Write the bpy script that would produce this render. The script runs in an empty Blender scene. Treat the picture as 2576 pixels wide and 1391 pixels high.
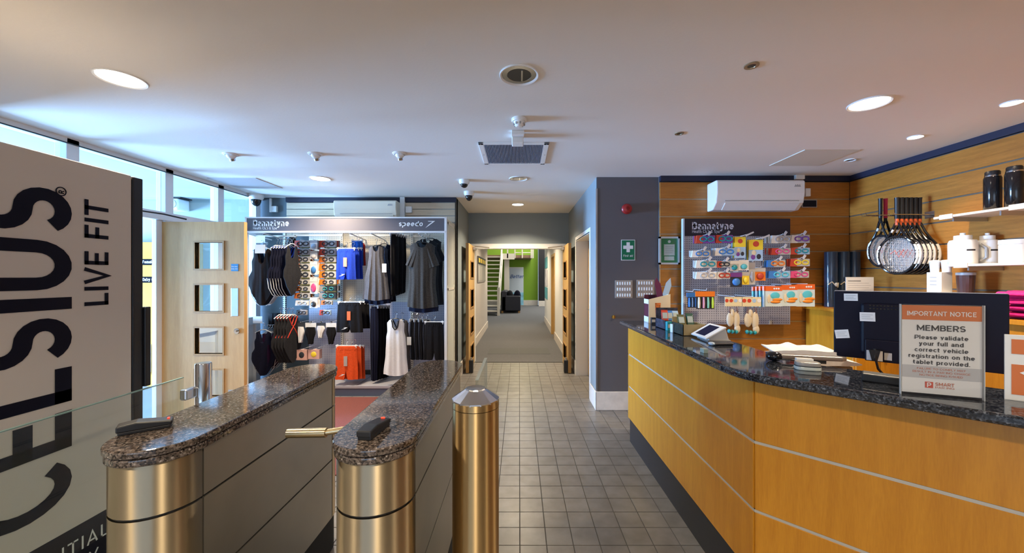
import bpy, bmesh, math, random
from mathutils import Vector, Matrix, Euler
random.seed(7)
S = bpy.context.scene
C = S.collection
# ---------------------------------------------------------------- camera
F = 950.0; CX = 1306.0; CY = 697.0; W = 2576.0; H = 1391.0; EYE = 1.5
cam_d = bpy.data.cameras.new('camera'); cam = bpy.data.objects.new('camera', cam_d); C.objects.link(cam)
cam.location = (0, 0, EYE); cam.rotation_euler = (math.pi/2, 0, 0)
cam_d.sensor_fit = 'HORIZONTAL'; cam_d.sensor_width = 36.0; cam_d.lens = 36.0*F/W
cam_d.shift_x = -(CX-W/2)/W; cam_d.shift_y = (CY-H/2)/W
cam_d.clip_start = 0.02; cam_d.clip_end = 100
S.camera = cam
# ---------------------------------------------------------------- view, world
S.view_settings.view_transform = 'Standard'
S.view_settings.look = 'None'
S.view_settings.exposure = -0.1
S.view_settings.gamma = 1.0
S.view_settings.use_curve_mapping = False
wd = bpy.data.worlds.new('world'); S.world = wd; wd.use_nodes = True
wd.node_tree.nodes['Background'].inputs[0].default_value = (0.62, 0.78, 1.0, 1)
wd.node_tree.nodes['Background'].inputs[1].default_value = 0.9

WARM = (1.0, 0.80, 0.56); NEUT = (1.0, 0.82, 0.58); DAY = (0.36, 0.60, 1.0)
CEIL = 2.63
def area_light(name, loc, direction, sx, sy, power, col, spread=math.pi, shape='RECTANGLE'):
    d = bpy.data.lights.new(name, 'AREA'); o = bpy.data.objects.new(name, d); C.objects.link(o)
    d.shape = shape; d.size = sx; d.size_y = sy; d.energy = power; d.color = col; d.spread = spread
    o.location = loc; o.rotation_euler = Vector(direction).to_track_quat('-Z', 'Y').to_euler()
    return o
# daylight standing in the real window openings of the lobby and of the entrance behind the camera
area_light('lobby_window_daylight', (-9.93, 3.0, 1.10), (1, 0.0, 0.12), 2.6, 1.7, 4000, (0.30, 0.55, 1.0))
area_light('entrance_daylight', (-0.9, -3.86, 1.0), (0.0, 1, 0.10), 3.6, 1.7, 55, (0.55, 0.72, 1.0))
area_light('hall_daylight', (1.9, 17.5, 4.7), (-0.2, 0, -1), 3.0, 3.0, 420, (1.0, 0.97, 0.90))

# ---------------------------------------------------------------- materials
MATS = {}
def nt(m): return m.node_tree.nodes, m.node_tree.links
def mat(name, col, rough=0.5, metal=0.0, var=0.0, vscale=20.0, bump=0.0, bscale=200.0, spec=None, emit=0.0, coat=0.0, alpha=1.0, sheen=0.0, stretch=None):
    if name in MATS: return MATS[name]
    m = bpy.data.materials.new(name); m.use_nodes = True; MATS[name] = m
    N, L = nt(m); b = N['Principled BSDF']
    b.inputs['Base Color'].default_value = (*col, 1); b.inputs['Roughness'].default_value = rough
    b.inputs['Metallic'].default_value = metal
    if spec is not None: b.inputs['Specular IOR Level'].default_value = spec
    if coat: b.inputs['Coat Weight'].default_value = coat; b.inputs['Coat Roughness'].default_value = 0.05
    if sheen: b.inputs['Sheen Weight'].default_value = sheen
    if emit: b.inputs['Emission Color'].default_value = (*col, 1); b.inputs['Emission Strength'].default_value = emit
    if var or bump:
        tc = N.new('ShaderNodeTexCoord'); mp = N.new('ShaderNodeMapping'); L.new(tc.outputs['Object'], mp.inputs[0])
        if stretch: mp.inputs['Scale'].default_value = stretch
    if var:
        n = N.new('ShaderNodeTexNoise'); n.inputs['Scale'].default_value = vscale; n.inputs['Detail'].default_value = 4
        L.new(mp.outputs[0], n.inputs['Vector'])
        r = N.new('ShaderNodeValToRGB'); L.new(n.outputs['Fac'], r.inputs[0])
        r.color_ramp.elements[0].position = 0.3; r.color_ramp.elements[1].position = 0.7
        r.color_ramp.elements[0].color = (*[c*(1-var) for c in col], 1); r.color_ramp.elements[1].color = (*[min(1, c*(1+var)) for c in col], 1)
        L.new(r.outputs[0], b.inputs['Base Color'])
    if bump:
        n2 = N.new('ShaderNodeTexNoise'); n2.inputs['Scale'].default_value = bscale; n2.inputs['Detail'].default_value = 3
        L.new(mp.outputs[0], n2.inputs['Vector'])
        bp = N.new('ShaderNodeBump'); bp.inputs['Strength'].default_value = bump; bp.inputs['Distance'].default_value = 0.004
        L.new(n2.outputs['Fac'], bp.inputs['Height']); L.new(bp.outputs[0], b.inputs['Normal'])
    return m
def wood(name, c1, c2, stretch=(1, 12, 12), rough=0.38, scale=3.0):
    m = bpy.data.materials.new(name); m.use_nodes = True; MATS[name] = m
    N, L = nt(m); b = N['Principled BSDF']
    tc = N.new('ShaderNodeTexCoord'); mp = N.new('ShaderNodeMapping'); mp.inputs['Scale'].default_value = stretch
    L.new(tc.outputs['Object'], mp.inputs[0])
    oi = N.new('ShaderNodeObjectInfo'); ad = N.new('ShaderNodeVectorMath'); ad.operation = 'MULTIPLY_ADD'
    L.new(mp.outputs[0], ad.inputs[0]); ad.inputs[1].default_value = (1, 1, 1)
    sc = N.new('ShaderNodeMath'); sc.operation = 'MULTIPLY'; sc.inputs[1].default_value = 37.0; L.new(oi.outputs['Random'], sc.inputs[0])
    L.new(sc.outputs[0], ad.inputs[2])
    n = N.new('ShaderNodeTexNoise'); n.inputs['Scale'].default_value = scale; n.inputs['Detail'].default_value = 6; n.inputs['Distortion'].default_value = 0.8
    L.new(ad.outputs[0], n.inputs['Vector'])
    n2 = N.new('ShaderNodeTexNoise'); n2.inputs['Scale'].default_value = scale*9; n2.inputs['Detail'].default_value = 3
    L.new(ad.outputs[0], n2.inputs['Vector'])
    mx = N.new('ShaderNodeMix'); mx.inputs[0].default_value = 0.35; L.new(n.outputs['Fac'], mx.inputs[2]); L.new(n2.outputs['Fac'], mx.inputs[3])
    r = N.new('ShaderNodeValToRGB'); L.new(mx.outputs[0], r.inputs[0])
    r.color_ramp.elements[0].position = 0.35; r.color_ramp.elements[1].position = 0.65
    r.color_ramp.elements[0].color = (*c1, 1); r.color_ramp.elements[1].color = (*c2, 1)
    L.new(r.outputs[0], b.inputs['Base Color']); b.inputs['Roughness'].default_value = rough
    return m
def granite(name, cols, rough=0.08, scale=90):
    m = bpy.data.materials.new(name); m.use_nodes = True; MATS[name] = m
    N, L = nt(m); b = N['Principled BSDF']; tc = N.new('ShaderNodeTexCoord')
    v = N.new('ShaderNodeTexVoronoi'); v.inputs['Scale'].default_value = scale; L.new(tc.outputs['Object'], v.inputs['Vector'])
    n = N.new('ShaderNodeTexNoise'); n.inputs['Scale'].default_value = scale*0.6; n.inputs['Detail'].default_value = 5; L.new(tc.outputs['Object'], n.inputs['Vector'])
    sep = N.new('ShaderNodeSeparateColor'); L.new(v.outputs['Color'], sep.inputs[0])
    mx = N.new('ShaderNodeMix'); mx.inputs[0].default_value = 0.5; L.new(sep.outputs[0], mx.inputs[2]); L.new(n.outputs['Fac'], mx.inputs[3])
    r = N.new('ShaderNodeValToRGB'); L.new(mx.outputs[0], r.inputs[0]); e = r.color_ramp.elements
    e[0].position = 0.3; e[0].color = (*cols[0], 1); e[1].position = 0.88; e[1].color = (*cols[3], 1)
    a = e.new(0.48); a.color = (*cols[1], 1); a = e.new(0.70); a.color = (*cols[2], 1)
    L.new(r.outputs[0], b.inputs['Base Color']); b.inputs['Roughness'].default_value = rough
    b.inputs['Specular IOR Level'].default_value = 0.6
    return m
def thin_glass(name, tint, refl=0.08, rough=0.02):
    m = bpy.data.materials.new(name); m.use_nodes = True; MATS[name] = m
    N, L = nt(m); N.remove(N['Principled BSDF']); out = N['Material Output']
    t = N.new('ShaderNodeBsdfTransparent'); t.inputs[0].default_value = (*tint, 1)
    g = N.new('ShaderNodeBsdfGlossy'); g.inputs['Roughness'].default_value = rough
    lw = N.new('ShaderNodeLayerWeight'); pw = N.new('ShaderNodeMath'); pw.operation = 'POWER'; pw.inputs[1].default_value = 4.0; L.new(lw.outputs['Facing'], pw.inputs[0])
    f = N.new('ShaderNodeMath'); f.operation = 'MULTIPLY_ADD'; f.inputs[1].default_value = 0.7; f.inputs[2].default_value = 0.045; L.new(pw.outputs[0], f.inputs[0])
    x = N.new('ShaderNodeMixShader'); L.new(f.outputs[0], x.inputs[0]); L.new(t.outputs[0], x.inputs[1]); L.new(g.outputs[0], x.inputs[2])
    L.new(x.outputs[0], out.inputs[0]); return m
def brushed(name, col, rough=0.3, aniso=0.85, axis='Z'):
    m = mat(name, col, rough, 1.0); N, L = nt(m); b = N['Principled BSDF']
    tg = N.new('ShaderNodeCombineXYZ'); tg.inputs[0 if axis == 'X' else 2].default_value = 1.0
    b.inputs['Anisotropic'].default_value = aniso; L.new(tg.outputs[0], b.inputs['Tangent'])
    tc = N.new('ShaderNodeTexCoord'); mp = N.new('ShaderNodeMapping'); mp.inputs['Scale'].default_value = (3, 3, 400)
    n = N.new('ShaderNodeTexNoise'); n.inputs['Scale'].default_value = 3; L.new(tc.outputs['Object'], mp.inputs[0]); L.new(mp.outputs[0], n.inputs['Vector'])
    mr = N.new('ShaderNodeMapRange'); mr.inputs[3].default_value = rough-0.02; mr.inputs[4].default_value = rough+0.02
    L.new(n.outputs['Fac'], mr.inputs[0]); L.new(mr.outputs[0], b.inputs['Roughness'])
    return m
ceil_m = mat('ceiling_paint', (0.78, 0.76, 0.72), 0.85, bump=0.12, bscale=60)
white_p = mat('white_paint', (0.80, 0.80, 0.78), 0.45)
white_wall = mat('white_wall_paint', (0.78, 0.78, 0.76), 0.7)
grey_wall = mat('grey_green_paint', (0.225, 0.265, 0.285), 0.7, bump=0.1, bscale=90)
column_m = mat('slate_paint', (0.105, 0.098, 0.105), 0.55, bump=0.1, bscale=90)
navy_trim = mat('navy_trim_paint', (0.012, 0.013, 0.035), 0.5)
teal_wall = mat('slate_teal_paint', (0.10, 0.135, 0.155), 0.6)
green_wall = mat('lime_green_paint', (0.20, 0.36, 0.02), 0.7)
mint_wall = mat('pale_mint_paint', (0.30, 0.335, 0.32), 0.9, spec=0.05)
oak_wall = wood('oak_slat', (0.33, 0.120, 0.015), (0.47, 0.182, 0.026), (1.2, 14, 14))
oak_wall_y = wood('oak_slat_side', (0.33, 0.120, 0.015), (0.47, 0.182, 0.026), (14, 1.2, 14))
maple = wood('maple_slat', (0.55, 0.44, 0.30), (0.64, 0.53, 0.38), (1.2, 14, 14))
oak_counter = wood('oak_counter_veneer', (0.46, 0.182, 0.010), (0.57, 0.246, 0.018), (9, 9, 0.9), 0.32)
door_oak = wood('pale_oak_veneer', (0.46, 0.255, 0.085), (0.55, 0.32, 0.115), (9, 9, 0.9), 0.4, 2.0)
door_gold = wood('golden_oak_veneer', (0.50, 0.30, 0.09), (0.62, 0.39, 0.13), (9, 9, 0.9), 0.4, 2.0)
bead_oak = wood('oak_bead', (0.34, 0.18, 0.05), (0.42, 0.23, 0.07), (9, 9, 1), 0.4)
alu = mat('aluminium_strip', (0.52, 0.50, 0.47), 0.35, 0.9)
chrome = mat('chrome', (0.72, 0.73, 0.75), 0.12, 1.0)
steel_b = brushed('brushed_steel_warm', (0.46, 0.38, 0.26), 0.42, 1.0)
steel_gold = brushed('brushed_gold_steel', (0.48, 0.33, 0.155), 0.40, 1.0)
steel_flat = mat('satin_steel_panel', (0.42, 0.39, 0.33), 0.42, 0.9, var=0.08, vscale=3)
steel_cap = mat('polished_steel_cap', (0.66, 0.67, 0.70), 0.22, 1.0)
gran_br = granite('brown_granite', [(0.015, 0.011, 0.009), (0.075, 0.056, 0.045), (0.16, 0.125, 0.105), (0.48, 0.43, 0.39)], 0.07, 190)
gran_dk = granite('dark_granite', [(0.005, 0.006, 0.009), (0.018, 0.020, 0.027), (0.055, 0.062, 0.078), (0.22, 0.24, 0.28)], 0.05, 200)
black_p = mat('black_plastic', (0.012, 0.012, 0.014), 0.4)
black_g = mat('black_gloss', (0.008, 0.008, 0.010), 0.12)
dark_gap = mat('black_joint', (0.006, 0.006, 0.007), 0.7)
navy_p = mat('navy_black_plastic', (0.006, 0.006, 0.016), 0.5, spec=0.2)
white_pl = mat('white_plastic', (0.80, 0.80, 0.79), 0.3)
grey_pl = mat('grey_plastic', (0.38, 0.38, 0.38), 0.4)
glass_m = thin_glass('clear_glass', (0.93, 0.97, 0.96))
glass_gr = thin_glass('green_tint_glass', (0.93, 0.965, 0.955))
clear_pl = thin_glass('clear_plastic', (0.95, 0.95, 0.96), rough=0.08)
lamp_on = mat('lamp_diffuser_lit', (1.0, 0.93, 0.80), 0.5, emit=14.0)
lamp_dim = mat('lamp_reflector', (0.55, 0.57, 0.60), 0.15, 1.0)

# ---------------------------------------------------------------- mesh helpers
def PX(x, Y): return (x-CX)*Y/F
def PZ(y, Y): return EYE-(y-CY)*Y/F
def CYD(y, z=CEIL): return F*(EYE-z)/(y-CY)       # depth at which a pixel row meets the height z
def rotz(a): return Matrix.Rotation(a, 4, 'Z')
def frame(o, ex, ez):                               # matrix: local x -> ex, local y -> ez (text up), local z -> normal
    ex = Vector(ex).normalized(); ez = Vector(ez).normalized(); n = ex.cross(ez)
    m = Matrix((ex, ez, n)).transposed().to_4x4(); m.translation = Vector(o); return m
class MB:
    def __init__(s): s.v = []; s.f = []
    def add(s, vs, fs, M=None):
        k = len(s.v)
        s.v += [tuple(M @ Vector(p)) if M is not None else tuple(p) for p in vs]
        s.f += [tuple(i+k for i in f) for f in fs]; return s
    def box(s, x0, x1, y0, y1, z0, z1, M=None):
        vs = [(x0,y0,z0),(x1,y0,z0),(x1,y1,z0),(x0,y1,z0),(x0,y0,z1),(x1,y0,z1),(x1,y1,z1),(x0,y1,z1)]
        return s.add(vs, [(0,3,2,1),(4,5,6,7),(0,1,5,4),(1,2,6,5),(2,3,7,6),(3,0,4,7)], M)
    def prism(s, poly, a, b, M=None):               # polygon in local xy, extruded along local z from a to b
        n = len(poly)
        ar = sum(poly[i][0]*poly[(i+1)%n][1]-poly[(i+1)%n][0]*poly[i][1] for i in range(n))
        if ar < 0: poly = poly[::-1]
        vs = [(p[0],p[1],a) for p in poly]+[(p[0],p[1],b) for p in poly]
        fs = [tuple(range(n))[::-1], tuple(range(n, 2*n))]+[(i,(i+1)%n,n+(i+1)%n,n+i) for i in range(n)]
        return s.add(vs, fs, M)
    def cyl(s, p0, p1, r, n=16, r2=None, caps=True):
        p0 = Vector(p0); p1 = Vector(p1); d = (p1-p0)
        q = d.to_track_quat('Z', 'Y').to_matrix().to_4x4(); q.translation = p0; l = d.length
        r2 = r if r2 is None else r2
        vs = [(r*math.cos(2*math.pi*i/n), r*math.sin(2*math.pi*i/n), 0) for i in range(n)]+[(r2*math.cos(2*math.pi*i/n), r2*math.sin(2*math.pi*i/n), l) for i in range(n)]
        fs = [(i,(i+1)%n,n+(i+1)%n,n+i) for i in range(n)]
        if caps: fs += [tuple(range(n))[::-1], tuple(range(n, 2*n))]
        return s.add(vs, fs, q)
    def lathe(s, prof, M=None, n=24):               # profile of (r, z)
        vs = []; fs = []
        for r, z in prof: vs += [(r*math.cos(2*math.pi*i/n), r*math.sin(2*math.pi*i/n), z) for i in range(n)]
        for k in range(len(prof)-1):
            for i in range(n): fs.append((k*n+i, k*n+(i+1)%n, (k+1)*n+(i+1)%n, (k+1)*n+i))
        if prof[0][0] > 1e-5: fs.append(tuple(range(n))[::-1])
        if prof[-1][0] > 1e-5: fs.append(tuple(range((len(prof)-1)*n, len(prof)*n)))
        return s.add(vs, fs, M)
    def tube(s, pts, r, n=8, closed=False):
        pts = [Vector(p) for p in pts]; m = len(pts); vs = []; fs = []
        up = Vector((0.13, 0.29, 0.94))
        for i, p in enumerate(pts):
            a = pts[(i-1) % m] if closed or i > 0 else p; b = pts[(i+1) % m] if closed or i < m-1 else p
            t = (b-a).normalized(); e1 = t.cross(up)
            if e1.length < 1e-3: e1 = t.cross(Vector((1,0,0)))
            e1.normalize(); e2 = t.cross(e1)
            rr = r[i] if isinstance(r, (list, tuple)) else r
            vs += [p+e1*rr*math.cos(2*math.pi*k/n)+e2*rr*math.sin(2*math.pi*k/n) for k in range(n)]
        for i in range(m if closed else m-1):
            j = (i+1) % m
            for k in range(n): fs.append((i*n+k, i*n+(k+1)%n, j*n+(k+1)%n, j*n+k))
        if not closed: fs += [tuple(range(n)), tuple(range((m-1)*n, m*n))[::-1]]
        return s.add(vs, fs)
    def ellipsoid(s, c, rx, ry, rz, M=None, n=16, m=10):
        prof = [(math.sin(math.pi*k/m), -math.cos(math.pi*k/m)) for k in range(m+1)]
        T = Matrix.Translation(c) @ Matrix.Diagonal((rx, ry, rz, 1))
        return s.lathe([(max(r, 1e-6), z) for r, z in prof], (M @ T) if M is not None else T, n)
ORG = {}
def build(name, mb, material, parent=None, smooth=False, bevel=0.0, local=False, seg=2):
    me = bpy.data.meshes.new(name)
    o0 = Vector((0,0,0))
    if parent is not None and not local: o0 = ORG.get(parent, o0)
    me.from_pydata([Vector(v)-o0 for v in mb.v], [], mb.f); me.validate()
    bm = bmesh.new(); bm.from_mesh(me); bmesh.ops.recalc_face_normals(bm, faces=bm.faces); bm.to_mesh(me); bm.free()
    ms = material if isinstance(material, list) else [material]
    for m in ms: me.materials.append(m)
    if smooth:
        for p in me.polygons: p.use_smooth = True
        me.set_sharp_from_angle(angle=math.radians(38))
    o = bpy.data.objects.new(name, me); C.objects.link(o)
    if parent is not None: o.parent = parent; ORG[o] = o0 if not local else Vector((0,0,0))
    if bevel:
        b = o.modifiers.new('bevel', 'BEVEL'); b.width = bevel; b.segments = seg; b.limit_method = 'ANGLE'; b.angle_limit = math.radians(40)
    return o
def tag(o, label, cat, group=None):
    o['label'] = label; o['category'] = cat
    if group: o['group'] = group
    return o
def thing(name, label, cat, loc=(0,0,0), rz=0.0, group=None):
    o = bpy.data.objects.new(name, None); C.objects.link(o); o.empty_display_size = 0.05
    o.location = loc; o.rotation_euler = (0, 0, rz); tag(o, label, cat, group); ORG[o] = Vector(loc); return o
def struct(name, mb=None, material=None, loc=(0,0,0), **k):
    if mb is None:
        o = bpy.data.objects.new(name, None); C.objects.link(o); o.location = loc; ORG[o] = Vector(loc)
    else: o = build(name, mb, material, **k); ORG[o] = Vector((0,0,0))
    o['kind'] = 'structure'; return o
def one(name, mb, material, label, cat, group=None, base=None, **k):   # a thing of one mesh, origin at its base
    if base is None:
        xs = [v[0] for v in mb.v]; ys = [v[1] for v in mb.v]; zs = [v[2] for v in mb.v]
        base = ((min(xs)+max(xs))/2, (min(ys)+max(ys))/2, min(zs))
    m2 = MB(); m2.v = [tuple(Vector(v)-Vector(base)) for v in mb.v]; m2.f = mb.f
    o = build(name, m2, material, **k); o.location = base; ORG[o] = Vector(base); return tag(o, label, cat, group)
def dup(root, loc=None, rz=None, label=None, group=None, mats=None):
    r = root.copy(); C.objects.link(r)
    if loc is not None: r.location = loc
    if rz is not None: r.rotation_euler = (0, 0, rz)
    if label: r['label'] = label
    if group: r['group'] = group
    def kids(a, b):
        for ch in [x for x in ALLCH.get(a, list(a.children))]:
            c = ch.copy(); C.objects.link(c); c.parent = b; kids(ch, c)
    kids(root, r); return r
ALLCH = {}
# ---- a small geometric stroke alphabet for all lettering
def _arc(cx, cy, rx, ry, a0, a1, n=None):
    n = n or max(3, int(abs(a1-a0)/16))
    return [(cx+rx*math.cos(math.radians(a0+(a1-a0)*k/n)), cy+ry*math.sin(math.radians(a0+(a1-a0)*k/n))) for k in range(n+1)]
def glyph(c, t):
    T = t/2; tp = 1-T; bt = T; X = 0.74; xh = X-T; r = 0.30-T
    ring = lambda cx=0.30, cy=X/2: _arc(cx, cy, 0.30-T, X/2-T, 0, 360, 22)
    def S_(h, w):
        m = h/2; ru = (h-T-m)/2; rl = (m-T)/2
        return _arc(w/2, m+ru, w/2-T, ru, 25, 270)+_arc(w/2, T+rl, w/2-T, rl, 90, -155)[1:]
    stem = [(T, 0), (T, 1)]
    bowl = lambda y0, y1, x, w: [(T, y1)]+_arc(x, (y0+y1)/2, w, (y1-y0)/2, 90, -90)+[(T, y0)]
    arch = [(T, 0.42)]+_arc(0.27, X-T-0.20, 0.27-T, 0.20, 180, 0)+[(0.54-T, 0)]
    G_ = {
     'A': ([[(T*0.9, 0), (0.38, 1-T*0.4), (0.76-T*0.9, 0)], [(0.16, 0.28), (0.60, 0.28)]], 0.76),
     'B': ([stem, bowl(0.53, tp, 0.36, 0.22), bowl(bt, 0.53, 0.38, 0.25-T*0.3)], 0.66),
     'C': ([_arc(0.42, 0.5, 0.42-T, 0.5-T, 42, 318)], 0.78),
     'D': ([stem, bowl(bt, tp, 0.32, 0.42-T)], 0.76),
     'E': ([stem, [(0, tp), (0.58, tp)], [(0, 0.5), (0.52, 0.5)], [(0, bt), (0.58, bt)]], 0.60),
     'F': ([stem, [(0, tp), (0.56, tp)], [(0, 0.48), (0.50, 0.48)]], 0.58),
     'G': ([_arc(0.45, 0.5, 0.45-T, 0.5-T, 42, 330), [(0.50, 0.46), (0.88-T, 0.46), (0.88-T, 0.14)]], 0.88),
     'H': ([stem, [(0.72-T, 0), (0.72-T, 1)], [(0, 0.5), (0.72, 0.5)]], 0.72),
     'I': ([stem], t), 'L': ([stem, [(0, bt), (0.54, bt)]], 0.55),
     'M': ([stem, [(0.9-T, 0), (0.9-T, 1)], [(T, tp), (0.45, 0.25), (0.9-T, tp)]], 0.90),
     'N': ([stem, [(0.74-T, 0), (0.74-T, 1)], [(T, tp), (0.74-T, bt)]], 0.74),
     'O': ([_arc(0.46, 0.5, 0.46-T, 0.5-T, 0, 360, 26)], 0.92),
     'P': ([stem, bowl(0.42, tp, 0.38, 0.27-T*0.3)], 0.66),
     'R': ([stem, bowl(0.44, tp, 0.38, 0.27-T*0.3), [(0.36, 0.44), (0.66-T*0.6, 0)]], 0.68),
     'S': ([S_(1, 0.66)], 0.66), 'T': ([[(0.34, 0), (0.34, 1)], [(0, tp), (0.68, tp)]], 0.68),
     'U': ([[(T, 1), (T, 0.37)]+_arc(0.37, 0.37, 0.37-T, 0.37-T, 180, 360)+[(0.74-T, 1)]], 0.74),
     'V': ([[(T*0.9, 1), (0.37, T*0.4), (0.74-T*0.9, 1)]], 0.74),
     'Y': ([[(T*0.8, 1), (0.36, 0.45), (0.72-T*0.8, 1)], [(0.36, 0.5), (0.36, 0)]], 0.72),
     'a': ([_arc(0.25, X-T-0.17, 0.25-T, 0.17, 160, 0)+[(0.50-T, 0)], _arc(0.24, 0.215, 0.24-T, 0.215-T, 0, 360, 18)], 0.51),
     'b': ([stem, ring()], 0.60), 'c': ([_arc(0.30, X/2, 0.30-T, X/2-T, 42, 318)], 0.54),
     'd': ([ring(), [(0.60-T, 0), (0.60-T, 1)]], 0.60),
     'e': ([[(T, X/2), (0.60-T, X/2)]+_arc(0.30, X/2, 0.30-T, X/2-T, 0, 318)], 0.60),
     'f': ([[(0.14, 0), (0.14, 0.78)]+_arc(0.30, 0.80, 0.16, 0.20-T, 180, 80), [(0, X-T), (0.34, X-T)]], 0.34),
     'g': ([ring(), [(0.60-T, X), (0.60-T, -0.05)]+_arc(0.32, -0.05, 0.28-T, 0.22, 0, -150)], 0.60),
     'h': ([stem, arch], 0.54), 'i': ([[(T, 0), (T, X)], [(T, 0.86), (T, 1.0)]], t), 'l': ([stem], t),
     'k': ([stem, [(0.50, X), (T, 0.28)], [(0.18, 0.42), (0.52, 0)]], 0.54),
     'm': ([[(T, 0), (T, X)], [(T, 0.42)]+_arc(0.24, X-T-0.17, 0.24-T, 0.17, 180, 0)+[(0.48-T, 0)], [(0.48-T, 0.42)]+_arc(0.72-2*T, X-T-0.17, 0.24-T, 0.17, 180, 0)+[(0.96-3*T, 0)]], 0.96-2*T),
     'n': ([[(T, 0), (T, X)], arch], 0.54), 'o': ([ring()], 0.60), 'p': ([[(T, -0.27), (T, X)], ring()], 0.60),
     'r': ([[(T, 0), (T, X)], [(T, 0.40)]+_arc(0.28, X-T-0.2, 0.28-T, 0.20, 180, 80)], 0.34),
     's': ([S_(X, 0.48)], 0.48), 't': ([[(0.15, 0.96), (0.15, 0.2)]+_arc(0.30, 0.2, 0.15, 0.2-T, 180, 275), [(0, X-T), (0.36, X-T)]], 0.36),
     'u': ([[(T, X), (T, 0.27)]+_arc(0.27, 0.27, 0.27-T, 0.27-T, 180, 360)+[(0.54-T, X)], [(0.54-T, 0), (0.54-T, X)]], 0.54),
     'v': ([[(T*0.9, X), (0.27, T*0.4), (0.54-T*0.9, X)]], 0.54),
     'y': ([[(T*0.9, X), (0.28, 0.02)], [(0.54-T*0.9, X), (0.26, -0.10), (0.16, -0.27+T), (0.03, -0.27+T)]], 0.54),
     '.': ([[(0.06, 0), (0.06, 0.16)]], 0.14),
     '&': ([_arc(0.30, 0.76, 0.18, 0.24-T, -60, 240)+[(0.66, 0)], _arc(0.28, 0.27, 0.28-T, 0.27-T, 130, 360)+[(0.60, 0.42)]], 0.68)}
    return G_.get(c, ([], 0.30))
def ribbon(pts, t, ext):
    pts = [p for i, p in enumerate(pts) if i == 0 or math.hypot(p[0]-pts[i-1][0], p[1]-pts[i-1][1]) > 1e-5]
    n = len(pts); L_ = []; R_ = []
    closed = n > 3 and math.hypot(pts[0][0]-pts[-1][0], pts[0][1]-pts[-1][1]) < 1e-6
    if closed: pts = pts[:-1]; n -= 1
    for i, (x, y) in enumerate(pts):
        a_ = pts[i-1] if (i > 0 or closed) else None; b_ = pts[(i+1) % n] if (i < n-1 or closed) else None
        d1 = Vector((x-a_[0], y-a_[1])).normalized() if a_ else None; d2 = Vector((b_[0]-x, b_[1]-y)).normalized() if b_ else None
        d1 = d1 or d2; d2 = d2 or d1
        m = d1+d2; m = m.normalized() if m.length > 1e-4 else d1
        k = 1/max(0.45, math.sqrt(max(0.0, (1+d1.dot(d2))/2)))
        nx, ny = -m.y*t/2*k, m.x*t/2*k
        L_.append((x+nx, y+ny, ext)); R_.append((x-nx, y-ny, ext))
    vs = L_+R_; fs = [(i, n+i, n+(i+1) % n, (i+1) % n) for i in range(n if closed else n-1)]
    return vs, fs
def txt(body, size, M, bold=0.0, align='LEFT', ext=0.0006, shear=0.0, sp=1.0, xs=1.0, line=1.0, res=4, width=None, stroke=None, cap=None):
    cap = cap or size*0.72; t = stroke or min(0.22, 0.125+bold/size*2.2)
    x = 0.0; out = []; gap = 0.12*sp+0.30*(sp-1)
    for c in body:
        st, w = glyph(c, t)
        for p in st:
            vs, fs = ribbon(p, t, 0.0); out.append(([(v[0]+x, v[1], 0) for v in vs], fs))
        x += w+gap
    tot = x-gap
    kx = (width/(tot*cap)) if width else xs
    ox = {'LEFT': 0, 'CENTER': -tot/2, 'RIGHT': -tot}[align]
    mb = MB()
    for vs, fs in out: mb.add([((v[0]+ox)*cap*kx+shear*v[1]*cap, v[1]*cap, ext) for v in vs], fs, M)
    return mb
def lerp_tab(tab, t):
    if t <= tab[0][0]: return tab[0][1]
    for (a, p), (b, q) in zip(tab, tab[1:]):
        if t <= b:
            k = (t-a)/(b-a) if b > a else 1; k = k*k*(3-2*k); return p+(q-p)*k
    return tab[-1][1]
# ================================================================ the setting
# ---- floor: grout bed and 150 mm tiles
TP = 0.15; TX0 = 0.004; TY0 = 2.1133
fl = struct('floor', MB().box(-3.75, 3.75, -4.0, 6.66, -0.12, -0.004), mat('grout', (0.10, 0.095, 0.085), 0.8))
tile_m = bpy.data.materials.new('quarry_tile'); tile_m.use_nodes = True
N, L = nt(tile_m); b = N['Principled BSDF']; tc = N.new('ShaderNodeTexCoord'); oi = N.new('ShaderNodeObjectInfo')
n = N.new('ShaderNodeTexNoise'); n.inputs['Scale'].default_value = 9; n.inputs['Detail'].default_value = 7
gm = N.new('ShaderNodeNewGeometry'); L.new(gm.outputs['Position'], n.inputs['Vector'])
r = N.new('ShaderNodeValToRGB'); L.new(n.outputs['Fac'], r.inputs[0])
r.color_ramp.elements[0].position = 0.32; r.color_ramp.elements[1].position = 0.7
r.color_ramp.elements[0].color = (0.155, 0.145, 0.135, 1); r.color_ramp.elements[1].color = (0.215, 0.205, 0.195, 1)
hs = N.new('ShaderNodeHueSaturation'); L.new(r.outputs[0], hs.inputs['Color'])
mr = N.new('ShaderNodeMapRange'); mr.inputs[3].default_value = 0.92; mr.inputs[4].default_value = 1.08; L.new(oi.outputs['Random'], mr.inputs[0]); L.new(mr.outputs[0], hs.inputs['Value'])
L.new(hs.outputs[0], b.inputs['Base Color']); b.inputs['Roughness'].default_value = 0.33
G = 0.0026
proto = None; cells = []
for i in range(-25, 25):
    for j in range(-41, 31):
        x0 = TX0+i*TP; y0 = TY0+j*TP
        if x0 < -3.74 or x0+TP > 3.74 or y0 < -3.98 or y0+TP > 6.66: continue
        vis = y0 > 1.95 and -0.75 < x0 < 1.02 and not (y0 > 5.8 and abs(x0+.075) > 0.85)
        cells.append((x0, y0, vis))
near = sorted([c for c in cells if c[2]], key=lambda c: c[1])[:300]; ns = set(near)
tmesh = None
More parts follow.
